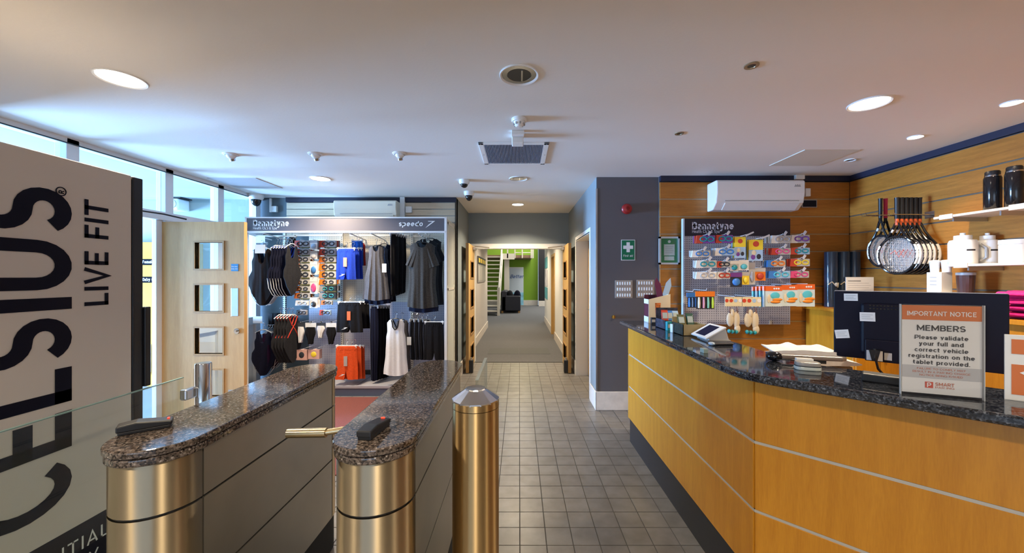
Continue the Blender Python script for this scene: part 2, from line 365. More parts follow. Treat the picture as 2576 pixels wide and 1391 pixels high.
for x0, y0, _ in near:
    if tmesh is None:
        tm = MB().box(G, TP-G, G, TP-G, -0.012, 0.0)
        t = build('tile', tm, tile_m, fl, bevel=0.0008, seg=1); tmesh = t
    else:
        t = tmesh.copy(); C.objects.link(t); t.parent = fl
    t.location = (x0, y0, random.uniform(-0.0004, 0.0))
rest = MB()
for c in cells:
    if c not in ns: rest.box(c[0]+G, c[0]+TP-G, c[1]+G, c[1]+TP-G, -0.012, 0.0)
t = build('tile', rest, tile_m, fl); t['kind'] = 'stuff'
carpet = mat('grey_carpet', (0.115, 0.115, 0.12), 0.95, var=0.22, vscale=120, bump=0.6, bscale=500)
cf = struct('floor', MB().box(-3.0, 3.0, 6.662, 20.2, -0.1, 0.004), carpet)
lf = struct('floor', MB().box(-10.0, -3.75, -0.9, 5.6, -0.1, 0.0), mat('lobby_vinyl', (0.20, 0.205, 0.205), 0.8, spec=0.1))
for X0 in (-0.62, 0.0, ):
    m = build('carpet_tile', MB().box(X0+0.005, X0+0.605, 7.35, 7.95, 0.004, 0.007), mat('grey_carpet_tile', (0.105, 0.108, 0.105), 0.95, var=0.2, vscale=120, bump=0.6, bscale=500), cf)
# ---- ceilings
ce = struct('ceiling', MB().box(-3.8, 3.8, -4.1, 6.8, CEIL, CEIL+0.1), ceil_m)
struct('ceiling', MB().box(-10.1, -3.8, -1.0, 5.7, CEIL, CEIL+0.1), mat('lobby_ceiling_paint', (0.50, 0.53, 0.52), 0.9, spec=0.05))
struct('ceiling', MB().box(-1.1, 1.1, 6.8, 12.7, 2.55, 2.65), white_wall)
struct('ceiling', MB().box(-3.2, 3.2, 12.7, 20.4, 5.2, 5.3), white_wall)
# ---- right wall with oak slat planks
def planks(par, horiz, fixed, a, b, zs, m, depth, strip=None, gap=0.012):
    for z0, z1 in zip(zs, zs[1:]):
        mb = MB()
        if horiz == 'x': mb.box(a, b, fixed-depth, fixed, z0+gap/2, z1-gap/2)
        else: mb.box(fixed-depth, fixed, a, b, z0+gap/2, z1-gap/2)
        build('plank', mb, m, par, bevel=0.002, seg=1)
    if strip:
        for z0 in zs[1:-1]:
            mb = MB()
            if horiz == 'x': mb.box(a, b, fixed-depth*0.7, fixed, z0-gap/2, z0+gap/2)
            else: mb.box(fixed-depth*0.7, fixed, a, b, z0-gap/2, z0+gap/2)
            build('groove_strip', mb, strip, par)
ZP = [0.0, 0.222]+[2.569-0.1956*k for k in range(11, -1, -1)]
ZP = [0.0]+[2.569-0.1956*k for k in range(12, -1, -1)]
dark_strip = mat('dull_groove_metal', (0.20, 0.17, 0.13), 0.4, 0.6)
wr = struct('wall_right', MB().box(3.72, 3.82, -4.0, 4.35, 0, CEIL), column_m)
planks(wr, 'y', 3.72, -1.0, 4.228, ZP, oak_wall_y, 0.02, dark_strip)
wb = struct('wall_back_right', MB().box(1.575, 3.82, 4.25, 4.4, 0, CEIL), column_m)
planks(wb, 'x', 4.25, 1.578, 3.70, ZP, oak_wall, 0.02, mat('groove_metal', (0.46, 0.38, 0.26), 0.35, 0.6))
struct('trim_1', MB().box(3.685, 3.72, -1.0, 4.2, 2.572, CEIL), navy_trim)
struct('trim_2', MB().box(1.578, 3.72, 4.205, 4.25, 2.572, CEIL), navy_trim)
# ---- column and corridor right wall (with recessed oak door)
mb = MB().box(0.874, 1.575, 4.28, 4.67, 0, CEIL).box(0.874, 1.575, 5.77, 6.76, 0, CEIL).box(0.874, 1.575, 4.67, 5.77, 2.06, CEIL).box(1.15, 1.575, 4.67, 5.77, 0, 2.06)
struct('wall_corridor_right', mb, grey_wall)
struct('wall_column', MB().box(0.878, 1.575, 4.268, 4.28, 0, CEIL), column_m)
struct('trim_3', MB().box(0.868, 0.884, 4.262, 4.278, 0.21, 2.50), mat('corner_bead_steel', (0.55, 0.56, 0.58), 0.25, 0.9))
mb = MB().box(0.866, 0.874, 4.60, 4.67, 0, 2.11).box(0.866, 0.874, 5.77, 5.83, 0, 2.11).box(0.866, 0.874, 4.67, 5.77, 2.05, 2.11)
mb.box(0.866, 1.05, 4.66, 4.675, 0, 2.06).box(0.866, 1.05, 5.755, 5.775, 0, 2.06).box(0.866, 1.05, 4.67, 5.77, 2.045, 2.062)
struct('trim_4', mb, white_p)
d3 = struct('door_3', MB().box(1.05, 1.094, 4.68, 5.752, 0.01, 2.04), door_gold)
build('handle', MB().cyl((1.05, 5.55, 1.03), (1.0, 5.55, 1.03), 0.01).cyl((1.0, 5.55, 1.03), (1.0, 5.42, 1.03), 0.01), chrome, d3)
build('push_plate', MB().box(1.046, 1.05, 5.5, 5.6, 1.25, 1.5), chrome, d3)
# ---- left shop wall
struct('wall_back_left', MB().box(-3.85, -0.893, 5.39, 5.5, 0, CEIL), teal_wall)
wl = bpy.data.objects['wall_back_left']
ZM = [2.562-0.0955*k for k in range(5, -1, -1)]
planks(wl, 'x', 5.39, -3.31, -0.90, ZM, maple, 0.018, None, 0.008)
struct('trim_5', MB().box(-3.31, -0.895, 5.352, 5.39, 2.566, CEIL), navy_trim)
struct('trim_6', MB().box(-0.912, -0.888, 5.36, 5.376, 0, 2.60), mat('dark_corner_bead', (0.05, 0.035, 0.02), 0.5))
struct('wall_corridor_left', MB().box(-1.25, -0.893, 5.376, 6.76, 0, CEIL), grey_wall)
mb = MB().box(-0.893, 0.874, 6.66, 6.78, 2.085, CEIL).box(-0.893, -0.80, 6.66, 6.78, 0, 2.085).box(0.80, 0.874, 6.66, 6.78, 0, 2.085)
struct('wall_corridor_end', mb, grey_wall)
mb = MB().box(-0.86, 0.85, 6.63, 6.79, 2.0, 2.085).box(-0.86, -0.78, 6.63, 6.79, 0, 2.0).box(0.78, 0.85, 6.63, 6.79, 0, 2.0)
struct('trim_7', mb, white_p)
# ---- baseboards
bb = mat('cream_baseboard', (0.68, 0.62, 0.55), 0.45, var=0.08, vscale=14)
def base(name, x0, x1, y0, y1, h=0.21):
    return struct(name, MB().box(x0, x1, y0, y1, 0.0, h), bb, bevel=0.006)
base('baseboard_column', 0.856, 1.575, 4.248, 4.268)
base('baseboard_corridor_right', 0.858, 0.874, 4.248, 4.60)
base('baseboard_corridor_far', 0.858, 0.874, 5.83, 6.62)
base('baseboard_corridor_left', -0.893, -0.877, 5.38, 6.62)
# ---- corridor beyond the doors, and the hall
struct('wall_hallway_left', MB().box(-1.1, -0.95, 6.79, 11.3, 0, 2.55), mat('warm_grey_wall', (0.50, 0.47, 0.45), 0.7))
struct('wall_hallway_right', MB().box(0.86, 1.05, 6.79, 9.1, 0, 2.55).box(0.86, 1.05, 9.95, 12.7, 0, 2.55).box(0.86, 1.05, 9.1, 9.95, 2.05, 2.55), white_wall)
base('baseboard_hallway_left', -0.95, -0.932, 6.8, 11.3, 0.19)
base('baseboard_hallway_right', 0.842, 0.86, 9.98, 12.7, 0.19)
base('baseboard_hallway_near', 0.842, 0.86, 6.8, 9.08, 0.19)
d4 = struct('door_4', MB().box(0.95, 0.99, 9.14, 9.91, 0.01, 2.0), door_gold)
build('door_frame', MB().box(0.84, 1.0, 9.08, 9.14, 0, 2.08).box(0.84, 1.0, 9.91, 9.97, 0, 2.08).box(0.84, 1.0, 9.14, 9.91, 2.01, 2.08), door_gold, d4)
struct('wall_hall_back', MB().box(-3.2, 1.0, 20.0, 20.2, 0, 5.2), green_wall)
struct('wall_hall_return', MB().box(1.0, 3.2, 19.4, 19.6, 0, 5.2), mat('black_curtain_paint', (0.006, 0.006, 0.008), 0.8))
struct('wall_hall_left', MB().box(-3.2, -3.0, 11.3, 20.2, 0, 5.2), white_wall)
struct('wall_hall_right', MB().box(3.0, 3.2, 12.7, 20.2, 0, 5.2), white_wall)
struct('wall_hall_front', MB().box(-3.2, -1.1, 11.2, 11.3, 0, 5.2).box(-1.1, 1.05, 12.6, 12.7, 2.65, 5.2).box(1.05, 3.2, 12.6, 12.7, 0, 5.2), white_wall)
base('baseboard_hall', -3.0, 1.0, 19.97, 20.0, 0.28)
base('baseboard_hall_return', 1.0, 3.0, 19.37, 19.4, 0.28)
# ---- left: solid wall, glazed partition with door, lobby
struct('wall_left', MB().box(-3.85, -3.7, -4.0, 2.5, 0, CEIL), white_wall)
wn = struct('window_1', None, None, (-3.7, 3.7, 0))
FY = [2.5, 3.10, 3.955, 4.64, 5.30]
fr = mat('white_frame_paint', (0.80, 0.83, 0.86), 0.4)
for y in FY:
    build('mullion', MB().box(-3.76, -3.66, y-0.045, y+0.045, 0, CEIL), fr, wn, bevel=0.004)
build('head_rail', MB().box(-3.76, -3.66, 2.5, 5.39, 2.59, CEIL), fr, wn)
build('transom', MB().box(-3.77, -3.65, 2.5, 5.39, 2.085, 2.17), fr, wn, bevel=0.004)
build('door_closer_arm', MB().tube([(-3.64, 3.35, 2.13), (-3.5, 3.72, 2.12), (-3.4, 3.86, 2.09)], 0.008, 6), black_p, wn)
for a, c in zip(FY, FY[1:]):
    build('pane', MB().box(-3.713, -3.707, a+0.045, c-0.045, 2.17, 2.59), glass_m, wn)
    if a in (2.5, 3.955, 4.64):
        build('pane', MB().box(-3.713, -3.707, a+0.045, c-0.045, 0.95, 2.085), glass_m, wn)
        build('sill_rail', MB().box(-3.76, -3.66, a+0.045, c-0.045, 0.85, 0.95), fr, wn)
        build('lower_panel', MB().box(-3.72, -3.70, a+0.045, c-0.045, 0.0, 0.85), fr, wn)
build('door_post', MB().box(-3.725, -3.68, 3.83, 3.905, 0, 2.085), fr, wn, bevel=0.004)
build('sealant', MB().box(-3.665, -3.655, 2.5, 5.3, 2.583, 2.592), mat('dark_sealant', (0.03, 0.06, 0.08), 0.6), wn)
struct('wall_lobby_back', MB().box(-10.1, -3.76, 5.5, 5.6, 0, CEIL), mint_wall)
struct('wall_lobby_front', MB().box(-10.1, -3.85, -1.0, -0.9, 0, CEIL), mint_wall)
struct('wall_lobby_left', MB().box(-10.1, -10.0, -1.0, 5.6, 0, 0.2).box(-10.1, -10.0, -1.0, 5.6, 2.1, CEIL).box(-10.1, -10.0, -1.0, 1.6, 0.2, 2.1).box(-10.1, -10.0, 4.4, 5.6, 0.2, 2.1), mint_wall)
w2 = struct('window_2', MB().box(-10.06, -10.0, 2.91, 2.99, 0.2, 2.1), fr)
build('pane', MB().box(-10.05, -10.044, 1.6, 4.4, 0.2, 2.1), glass_m, w2)
# ---- open door of the lobby
HY = 3.89
def leaf_x(name, x0, x1, y0, y1, z0, z1, wins, material, bead):      # leaf lying along X, windows as (xa, xb, za, zb)
    mb = MB(); xs0, xs1 = wins[0][0], wins[0][1]
    mb.box(x0, xs0, y0, y1, z0, z1).box(xs1, x1, y0, y1, z0, z1)
    zz = sorted(wins, key=lambda w: w[2]); cur = z0
    for xa, xb, za, zb in zz: mb.box(xs0, xs1, y0, y1, cur, za); cur = zb
    mb.box(xs0, xs1, y0, y1, cur, z1)
    d = struct(name, mb, material)
    for xa, xb, za, zb in wins:
        e = 0.016; m = MB()
        m.box(xa-e, xb+e, y0-0.008, y1+0.008, za-e, za).box(xa-e, xb+e, y0-0.008, y1+0.008, zb, zb+e)
        m.box(xa-e, xa, y0-0.008, y1+0.008, za, zb).box(xb, xb+e, y0-0.008, y1+0.008, za, zb)
        bo = build('glazing_bead', m, bead, d)
        build('pane', MB().box(xa, xb, (y0+y1)/2-0.003, (y0+y1)/2+0.003, za, zb), glass_m, d)
    return d
wins = [(PX(491, HY), PX(561, HY), PZ(yb, HY), PZ(ya, HY)) for ya, yb in ((610, 676), (717, 783), (825, 890), (931, 997))]
d1 = leaf_x('door_1', PX(403, HY), PX(614, HY), HY, HY+0.044, 0.012, PZ(558, HY), wins, door_oak, bead_oak)
Y1 = HY-0.003
build('push_plate', MB().box(PX(582, HY), PX(600, HY), Y1-0.002, HY, PZ(795, HY), PZ(725, HY)), mat('satin_plate', (0.50, 0.55, 0.64), 0.35, 0.8), d1, bevel=0.002)
build('lock', MB().cyl((PX(597, HY), HY-0.012, PZ(832, HY)), (PX(597, HY), HY, PZ(832, HY)), 0.028, 20).cyl((PX(597, HY), HY-0.035, PZ(832, HY)), (PX(597, HY), HY-0.01, PZ(832, HY)), 0.012), chrome, d1, smooth=True)
sg = build('sign', MB().box(PX(582, HY), PX(600, HY), Y1-0.001, HY, PZ(682, HY), PZ(664, HY)), mat('blue_sign', (0.02, 0.20, 0.42), 0.4), d1)
for k, t in enumerate(('Fire door', 'keep shut')):
    build('lettering', txt(t, 0.017, frame((PX(591, HY), Y1-0.0016, PZ(672+k*5.5, HY)), (1,0,0), (0,0,1)), 0.0004, 'CENTER'), white_pl, sg)
build('bottom_plate', MB().box(PX(575, HY), PX(600, HY), Y1-0.002, HY, 0.15, 0.34), alu, d1)
# ---- double doors, standing open along the corridor
def leaf_y(name, xc, y0, y1, z1, sgn):
    t = 0.044; mb = MB(); x0 = xc-t/2; x1 = xc+t/2; wy0 = y0+0.20; wy1 = y1-0.17
    zw = [(0.42, 0.74), (0.87, 1.19), (1.30, 1.60), (1.70, 1.97)]
    zw = [(PZ(b_, 6.2), PZ(a_, 6.2)) for a_, b_ in ((868, 905), (798, 838), (729, 772), (659, 698))]
    mb.box(x0, x1, y0, wy0, 0.012, z1).box(x0, x1, wy1, y1, 0.012, z1); cur = 0.012
    for za, zb in zw: mb.box(x0, x1, wy0, wy1, cur, za); cur = zb
    mb.box(x0, x1, wy0, wy1, cur, z1)
    d = struct(name, mb, door_gold)
    for za, zb in zw:
        m = MB(); e = 0.018
        m.box(x0-0.012, x1+0.012, wy0-e, wy1+e, za-e, za).box(x0-0.012, x1+0.012, wy0-e, wy1+e, zb, zb+e)
        m.box(x0-0.012, x1+0.012, wy0-e, wy0, za, zb).box(x0-0.012, x1+0.012, wy1, wy1+e, za, zb)
        build('glazing_bead', m, bead_oak, d)
        build('pane', MB().box(xc-0.003, xc+0.003, wy0, wy1, za, zb), glass_m, d)
    build('door_edge', MB().box(x0, x1, y0-0.006, y0, 0.012, z1), bead_oak, d)
    build('closer_arm', MB().box(xc-sgn*0.03, xc-sgn*0.06, y1-0.28, y1-0.02, z1-0.07, z1-0.02).tube([(xc-sgn*0.05, y1-0.2, z1-0.005), (xc-sgn*0.28, y1-0.02, z1-0.015)], 0.008, 6), alu, d)
    h = build('hold_open_unit', MB().box(xc-sgn*0.022, xc-sgn*0.085, y0+0.02, y0+0.10, 0.01, 0.20), black_p, d, bevel=0.006)
    build('magnet_disc', MB().cyl((xc-sgn*0.05, y0+0.06, 0.20), (xc-sgn*0.05, y0+0.06, 0.24), 0.02), alu, d)
    return d
leaf_y('door_2', -0.805, 5.86, 6.63, 2.03, -1)
leaf_y('door_5', 0.785, 5.86, 6.63, 2.03, 1)
# ---- wall behind the camera with the entrance opening
struct('wall_front', MB().box(-3.85, -2.75, -4.1, -4.0, 0, CEIL).box(0.95, 3.85, -4.1, -4.0, 0, CEIL).box(-2.75, 0.95, -4.1, -4.0, 2.4, CEIL), white_wall)
w3 = struct('window_3', MB().box(-0.94, -0.86, -4.08, -4.02, 0, 2.4).box(-2.75, 0.95, -4.08, -4.02, 0, 0.1), fr)
build('pane', MB().box(-2.75, 0.95, -4.055, -4.049, 0.1, 2.4), glass_m, w3)

# ================================================================ ceiling fittings
def downlight(x, y, r, lit, label, power=0, col=NEUT, spread=2.3):
    t = thing('downlight', label, 'ceiling light', (x, y, CEIL), 0, 'recessed ceiling downlights')
    build('rim', MB().lathe([(r*0.86, 0.004), (r*0.88, -0.004), (r*0.97, -0.008), (r, -0.004), (r, 0.0)], None, 40), white_pl, t, True, local=True)
    if lit:
        build('diffuser', MB().lathe([(1e-6, -0.003), (r*0.87, -0.003), (r*0.87, 0.0)], None, 40), lamp_on, t, local=True)
        a = area_light('downlight_lamp', (x, y, CEIL-0.012), (0, 0, -1), r*1.7, r*1.7, power, col, spread, 'DISK')
    else:
        build('reflector', MB().lathe([(r*0.86, -0.002), (r*0.62, -0.0035), (r*0.60, -0.001)], None, 40), lamp_dim, t, True, local=True)
        lp = build('bulb', MB().lathe([(1e-6, -0.004), (r*0.6, -0.004), (r*0.6, -0.001)], None, 40), mat('dark_reflector', (0.10, 0.105, 0.12), 0.12, 0.9), t, True, local=True)
        build('blade', MB().box(r*0.1, r*0.18, -r*0.5, r*0.5, -0.007, -0.003), chrome, t, local=True)
    return t
downlight(-2.267, 2.15, 0.115, True, 'large lit round downlight above the white drinks cooler', 50)
downlight(0.0, 2.11, 0.110, False, 'large unlit chrome downlight nearest the middle of the ceiling')
downlight(2.277, 2.456, 0.115, True, 'large lit round downlight above the reception counter', 44)
downlight(-2.28, 4.328, 0.112, True, 'lit round downlight in front of the clothing display', 50)
downlight(-0.01, 4.33, 0.105, False, 'unlit downlight between the ceiling grille and the corridor')
downlight(-0.02, 5.866, 0.098, True, 'lit round downlight inside the corridor before the double doors', 48)
downlight(3.19, 2.445, 0.052, True, 'small lit spotlight nearest the right edge, above the bottles', 4, WARM, 1.7)
downlight(3.19, 3.04, 0.05, True, 'small lit spotlight above the hanging racquets', 9, WARM, 1.7)
downlight(3.19, 3.64, 0.046, False, 'small unlit spotlight beside the beige ceiling hatch')
for x, y in ((-2.27, -0.2), (2.27, 0.1), (0.0, -0.2), (-2.27, -2.4), (2.27, -2.4)):
    a = area_light('downlight_lamp', (x, y, CEIL-0.012), (0, 0, -1), 0.19, 0.19, 42, NEUT, 2.3, 'DISK')
t = thing('hall_downlight', 'lit downlight in the hallway ceiling beyond the double doors', 'ceiling light', (0, 8.6, 2.55))
build('diffuser', MB().cyl((0, 8.6, 2.545), (0, 8.6, 2.55), 0.10, 24), lamp_on, t)
area_light('downlight_lamp', (0, 8.6, 2.53), (0, 0, -1), 0.19, 0.19, 38, NEUT, 2.6, 'DISK')
area_light('downlight_lamp', (0, 11.2, 2.53), (0, 0, -1), 0.19, 0.19, 35, NEUT, 2.6, 'DISK')
def small_ring(x, y, r, label):
    t = thing('ceiling_spot', label, 'ceiling light', (x, y, CEIL), 0, 'small dead ceiling spots')
    build('ring', MB().lathe([(r*0.55, -0.002), (r*0.6, -0.006), (r, -0.006), (r, 0)], None, 28), mat('brass_ring', (0.42, 0.34, 0.22), 0.35, 0.8), t, True, local=True)
    build('lens', MB().lathe([(1e-6, -0.003), (r*0.58, -0.003), (r*0.58, 0)], None, 28), black_g, t, local=True)
small_ring(1.24, 2.014, 0.036, 'small brass ringed ceiling spot nearest the camera')
small_ring(1.258, 2.966, 0.034, 'small dark ceiling spot right of the ceiling grille')
for x, y, lb in ((-2.655, 3.474, 'left small white swivel spotlight in front of the clothing unit'), (-1.87, 3.463, 'middle small white swivel spotlight in front of the clothing unit'), (-1.094, 3.452, 'right small white swivel spotlight in front of the clothing unit')):
    t = thing('swivel_spotlight', lb, 'ceiling light', (x, y, CEIL), 0, 'white swivel spotlights')
    build('collar', MB().lathe([(0.062, 0), (0.062, -0.006), (0.046, -0.012), (0.046, -0.004)], None, 28), white_pl, t, True, local=True)
    build('eyeball', MB().ellipsoid((0, 0.006, -0.012), 0.04, 0.04, 0.03), white_pl, t, True, local=True)
    build('lens', MB().cyl((0, 0.02, -0.034), (0, 0.03, -0.05), 0.024, 16), lamp_dim, t, True, local=True)
# smoke detector, sensor boxes
t = thing('smoke_detector', 'white round smoke detector hanging from the ceiling before the grille', 'smoke detector', (0.0, 2.70, CEIL))
build('base', MB().lathe([(1e-6, 0), (0.055, 0), (0.055, -0.014), (0.05, -0.022), (1e-6, -0.022)], None, 28), white_pl, t, True, local=True)
build('head', MB().lathe([(0.042, -0.022), (0.040, -0.034), (0.028, -0.05), (0.022, -0.058), (1e-6, -0.06)], None, 28), white_pl, t, True, local=True)
for k in range(8):
    a = k*math.pi/4+0.2; build('slot', MB().box(-0.006, 0.006, -0.004, 0.004, -0.045, -0.03, Matrix.Translation((0.038*math.cos(a), 0.038*math.sin(a), 0)) @ rotz(a+math.pi/2)), grey_pl, t, local=True)
t = thing('beam_sensor', 'white ceiling sensor box with dark red lens beside the grille', 'sensor', (-0.01, 3.0, CEIL))
build('bracket', MB().box(-0.05, 0.05, -0.10, -0.055, -0.035, 0), white_pl, t, local=True, bevel=0.004)
build('body', MB().box(-0.048, 0.045, -0.03, 0.06, -0.075, 0), white_pl, t, local=True, bevel=0.006)
build('lens', MB().box(-0.022, 0.024, 0.045, 0.062, -0.072, -0.05), mat('dark_red_lens', (0.05, 0.008, 0.006), 0.2), t, local=True)
# ceiling grille
t = thing('ceiling_grille', 'square white ventilation grille with dark blades in the ceiling', 'vent', (-0.045, 3.455, CEIL))
gx0, gx1, gy0, gy1 = -0.345, 0.253, 3.157, 3.753
m = MB().box(gx0, gx0+0.045, gy0, gy1, CEIL-0.012, CEIL).box(gx1-0.045, gx1, gy0, gy1, CEIL-0.012, CEIL).box(gx0, gx1, gy0, gy0+0.04, CEIL-0.012, CEIL).box(gx0, gx1, gy1-0.03, gy1, CEIL-0.012, CEIL)
build('frame', m, white_pl, t, bevel=0.003)
build('backing', MB().box(gx0+0.04, gx1-0.04, gy0+0.03, gy1-0.03, CEIL-0.002, CEIL), mat('duct_dark', (0.03, 0.04, 0.07), 0.6), t)
nb = 40; bl = None
for k in range(nb):
    x = gx0+0.05+(gx1-gx0-0.1)*k/(nb-1)
    if bl is None: bl = build('blade', MB().box(-0.0022, 0.0022, gy0+0.04, gy1-0.03, CEIL-0.012, CEIL-0.002), mat('grille_blade', (0.36, 0.42, 0.55), 0.5), t); b_ = bl
    else: b_ = bl.copy(); C.objects.link(b_); b_.parent = t
    b_.location.x = x
for x in (gx0+0.02, gx1-0.02):
    for y in (gy0+0.03, 3.455, gy1-0.03): build('screw', MB().cyl((x, y, CEIL-0.014), (x, y, CEIL-0.011), 0.006, 8), grey_pl, t)
one('ceiling_hatch', MB().box(-3.55, -3.0, 4.294, 4.79, CEIL-0.006, CEIL), mat('hatch_grey', (0.45, 0.45, 0.47), 0.7), 'flat grey access hatch in the ceiling above the glazed partition', 'ceiling hatch')
one('ceiling_hatch', MB().box(2.53, 3.02, 3.344, 3.82, CEIL-0.006, CEIL), mat('hatch_beige', (0.62, 0.58, 0.50), 0.7), 'flat beige access hatch in the ceiling above the accessories display', 'ceiling hatch')
def dome(x, y, r, label, low=True):
    t = thing('security_camera', label, 'security camera', (x, y, CEIL), 0, 'ceiling dome cameras')
    build('base', MB().lathe([(1e-6, 0), (r, 0), (r, -r*0.5), (r*0.8, -r*0.8), (1e-6, -r*0.8)], None, 28), white_pl, t, True, local=True)
    build('dome', MB().ellipsoid((0, 0, -r*0.85), r*0.68, r*0.68, r*(0.62 if low else 0.95)), black_g, t, True, local=True)
dome(-0.64, 4.40, 0.062, 'flat black dome camera on the ceiling, nearer of the two by the corridor')
dome(-0.663, 5.0, 0.068, 'white ceiling dome camera with black dome at the corridor mouth', False)
dome(-3.60, 5.17, 0.09, 'white ceiling dome camera in the corner above the glazed partition', False)
# lobby fittings
t = thing('lobby_heater', 'white boxy wall heater seen through the clerestory glass', 'heater', (PX(440, 5.4), 5.5, PZ(530, 5.4)))
x0, x1 = PX(428, 5.4), PX(463, 5.4)
build('body', MB().box(x0, x1, 5.3, 5.5, PZ(530, 5.4), PZ(502, 5.4)), white_pl, t, bevel=0.02)
build('fan_ring', MB().cyl((x0*0.4+x1*0.6, 5.29, PZ(516, 5.4)), (x0*0.4+x1*0.6, 5.3, PZ(516, 5.4)), 0.06, 20), grey_pl, t)
build('bracket', MB().box(x0, x1+0.03, 5.3, 5.5, PZ(501, 5.4), PZ(499, 5.4)), black_p, t)
t = thing('lobby_cabinet', 'tall oak cabinet with black sign strips seen through the open doorway', 'cabinet', (-5.25, 5.4, 0))
build('body', MB().box(-5.9, -4.6, 5.18, 5.5, 0, 1.98), mat('honey_laminate', (0.50, 0.27, 0.06), 0.9, spec=0.03, var=0.1, vscale=6), t, bevel=0.004)
for k, (ya, yb, s) in enumerate(((652, 667, 'Female'), (696, 711, 'Baby Changing'))):
    sg = build('sign_strip', MB().box(-5.45, -5.0, 5.17, 5.18, PZ(yb, 5.2), PZ(ya, 5.2)), mat('matt_black_strip', (0.01, 0.01, 0.012), 0.9, spec=0.03), t)
    build('lettering', txt(s, 0.055, frame((PX(364, 5.2), 5.168, PZ(yb-4.5, 5.2)), (1,0,0), (0,0,1)), 0.001), white_pl, sg)
build('leaflet_pocket', MB().box(-5.3, -5.05, 5.12, 5.18, PZ(935, 5.2), PZ(865, 5.2)), mat('cream_paper', (0.75, 0.70, 0.55), 0.9, spec=0.03), t)
# ceiling bulkhead over the entrance end of the room
struct('trim_8', MB().box(-3.7, 3.69, 1.12, 1.30, 2.50, CEIL), ceil_m)
# ================================================================ turnstile pedestals
def stadium(cx, r, ya, yb, n=20):                   # plan outline of a slab with two half-round ends
    p = [(cx+r*math.cos(math.pi+math.pi*i/n), ya+r*math.sin(math.pi+math.pi*i/n)) for i in range(n+1)]
    return p+[(cx+r*math.cos(math.pi*i/n), yb+r*math.sin(math.pi*i/n)) for i in range(n+1)]
def half_round(cx, r, yc, sgn, n=20):               # end cap outline, bulging to -Y (sgn -1) or +Y
    a0 = math.pi if sgn < 0 else 0
    return [(cx+r*math.cos(a0+math.pi*i/n), yc+r*math.sin(a0+math.pi*i/n)) for i in range(n+1)]
def pedestal(cx, r, ya, yb, top, label):
    t = thing('turnstile_pedestal', label, 'turnstile', (cx, (ya+yb)/2, 0), 0, 'turnstile pedestals')
    sl = 0.022
    build('granite_top', MB().prism(stadium(cx, r, ya, yb), top-sl, top), gran_br, t, bevel=0.006, seg=3)
    build('granite_underslab', MB().prism(stadium(cx, r-0.004, ya, yb), top-2*sl-0.004, top-sl-0.002), gran_br, t, bevel=0.006, seg=3)
    rb = r-0.012; z3 = top-2*sl-0.004; z2 = z3-0.155; z1 = z2-0.285; z0 = 0.20; g = 0.004
    build('core', MB().prism(stadium(cx, rb-0.006, ya, yb), 0.02, z3), dark_gap, t)
    build('plinth', MB().prism(stadium(cx, rb-0.03, ya, yb), 0.0, z0), black_p, t)
    for sgn, yc in ((-1, ya), (1, yb)):
        for za, zb in ((z2+g, z3), (z0, z2-g)):
            build('end_panel', MB().prism(half_round(cx, rb, yc-sgn*(-0.0), sgn), za, zb), steel_b, t, True, local=False)
    for sx in (-1, 1):
        xa, xb = sorted((cx+sx*rb, cx+sx*(rb-0.006)))
        for za, zb in ((z2+g, z3), (z1+g, z2-g), (z0, z1-g)):
            build('side_panel', MB().box(xa, xb, ya+0.006, yb-0.006, za, zb), steel_flat, t)
    return t
TOP = 1.0
pl = pedestal(-1.137, 0.136, 1.208, 2.05, TOP, 'left brushed steel turnstile pedestal with long brown granite top')
pr = pedestal(-0.457, 0.133, 1.222, 2.15, TOP, 'right brushed steel turnstile pedestal beside the steel bollard')
# tripod arm on the right pedestal
yA = 1.47; zA = 0.895
build('turnstile_arm', MB().tube([(-0.60, yA+0.02, zA+0.012), (-0.70, yA+0.01, zA+0.006), (-0.76, yA, zA)], 0.012, 16).tube([(-0.75, yA, zA), (-0.90, yA, zA-0.003)], 0.018, 20), brushed('gold_arm', (0.62, 0.50, 0.30), 0.25, 0.6, 'X'), pr, True)
build('arm_hub', MB().cyl((-0.575, yA+0.03, zA), (-0.61, yA+0.03, zA), 0.055, 24), steel_cap, pr, True)
# card readers
def reader(cx, cy, rz, label):
    t = thing('card_reader', label, 'card reader', (cx, cy, TOP), rz, 'card readers on the turnstiles')
    M = Matrix.Rotation(math.radians(5), 4, 'X')
    build('base', MB().box(-0.022, 0.022, -0.062, 0.062, 0.0, 0.012), black_p, t, local=True, bevel=0.003)
    build('body', MB().prism([(-0.066, 0.010), (0.066, 0.010), (0.066, 0.024), (-0.02, 0.036), (-0.066, 0.030)], -0.024, 0.024, Matrix(((0,0,1,0),(1,0,0,0),(0,1,0,0),(0,0,0,1)))), black_p, t, local=True, bevel=0.004)
    build('light', MB().box(-0.006, 0.006, 0.052, 0.058, 0.0238, 0.029), mat('red_led', (0.9, 0.05, 0.02), 0.3, emit=1.5), t, local=True)
    build('screen', MB().box(-0.017, 0.017, -0.05, -0.01, 0.0315, 0.0336, Matrix.Rotation(0.13, 4, 'X')), black_g, t, local=True)
reader(PX(378, 1.25), 1.235, math.radians(-52), 'black card reader on the left turnstile granite top')
reader(PX(948, 1.235), 1.215, math.radians(-8), 'black card reader on the right turnstile granite top')
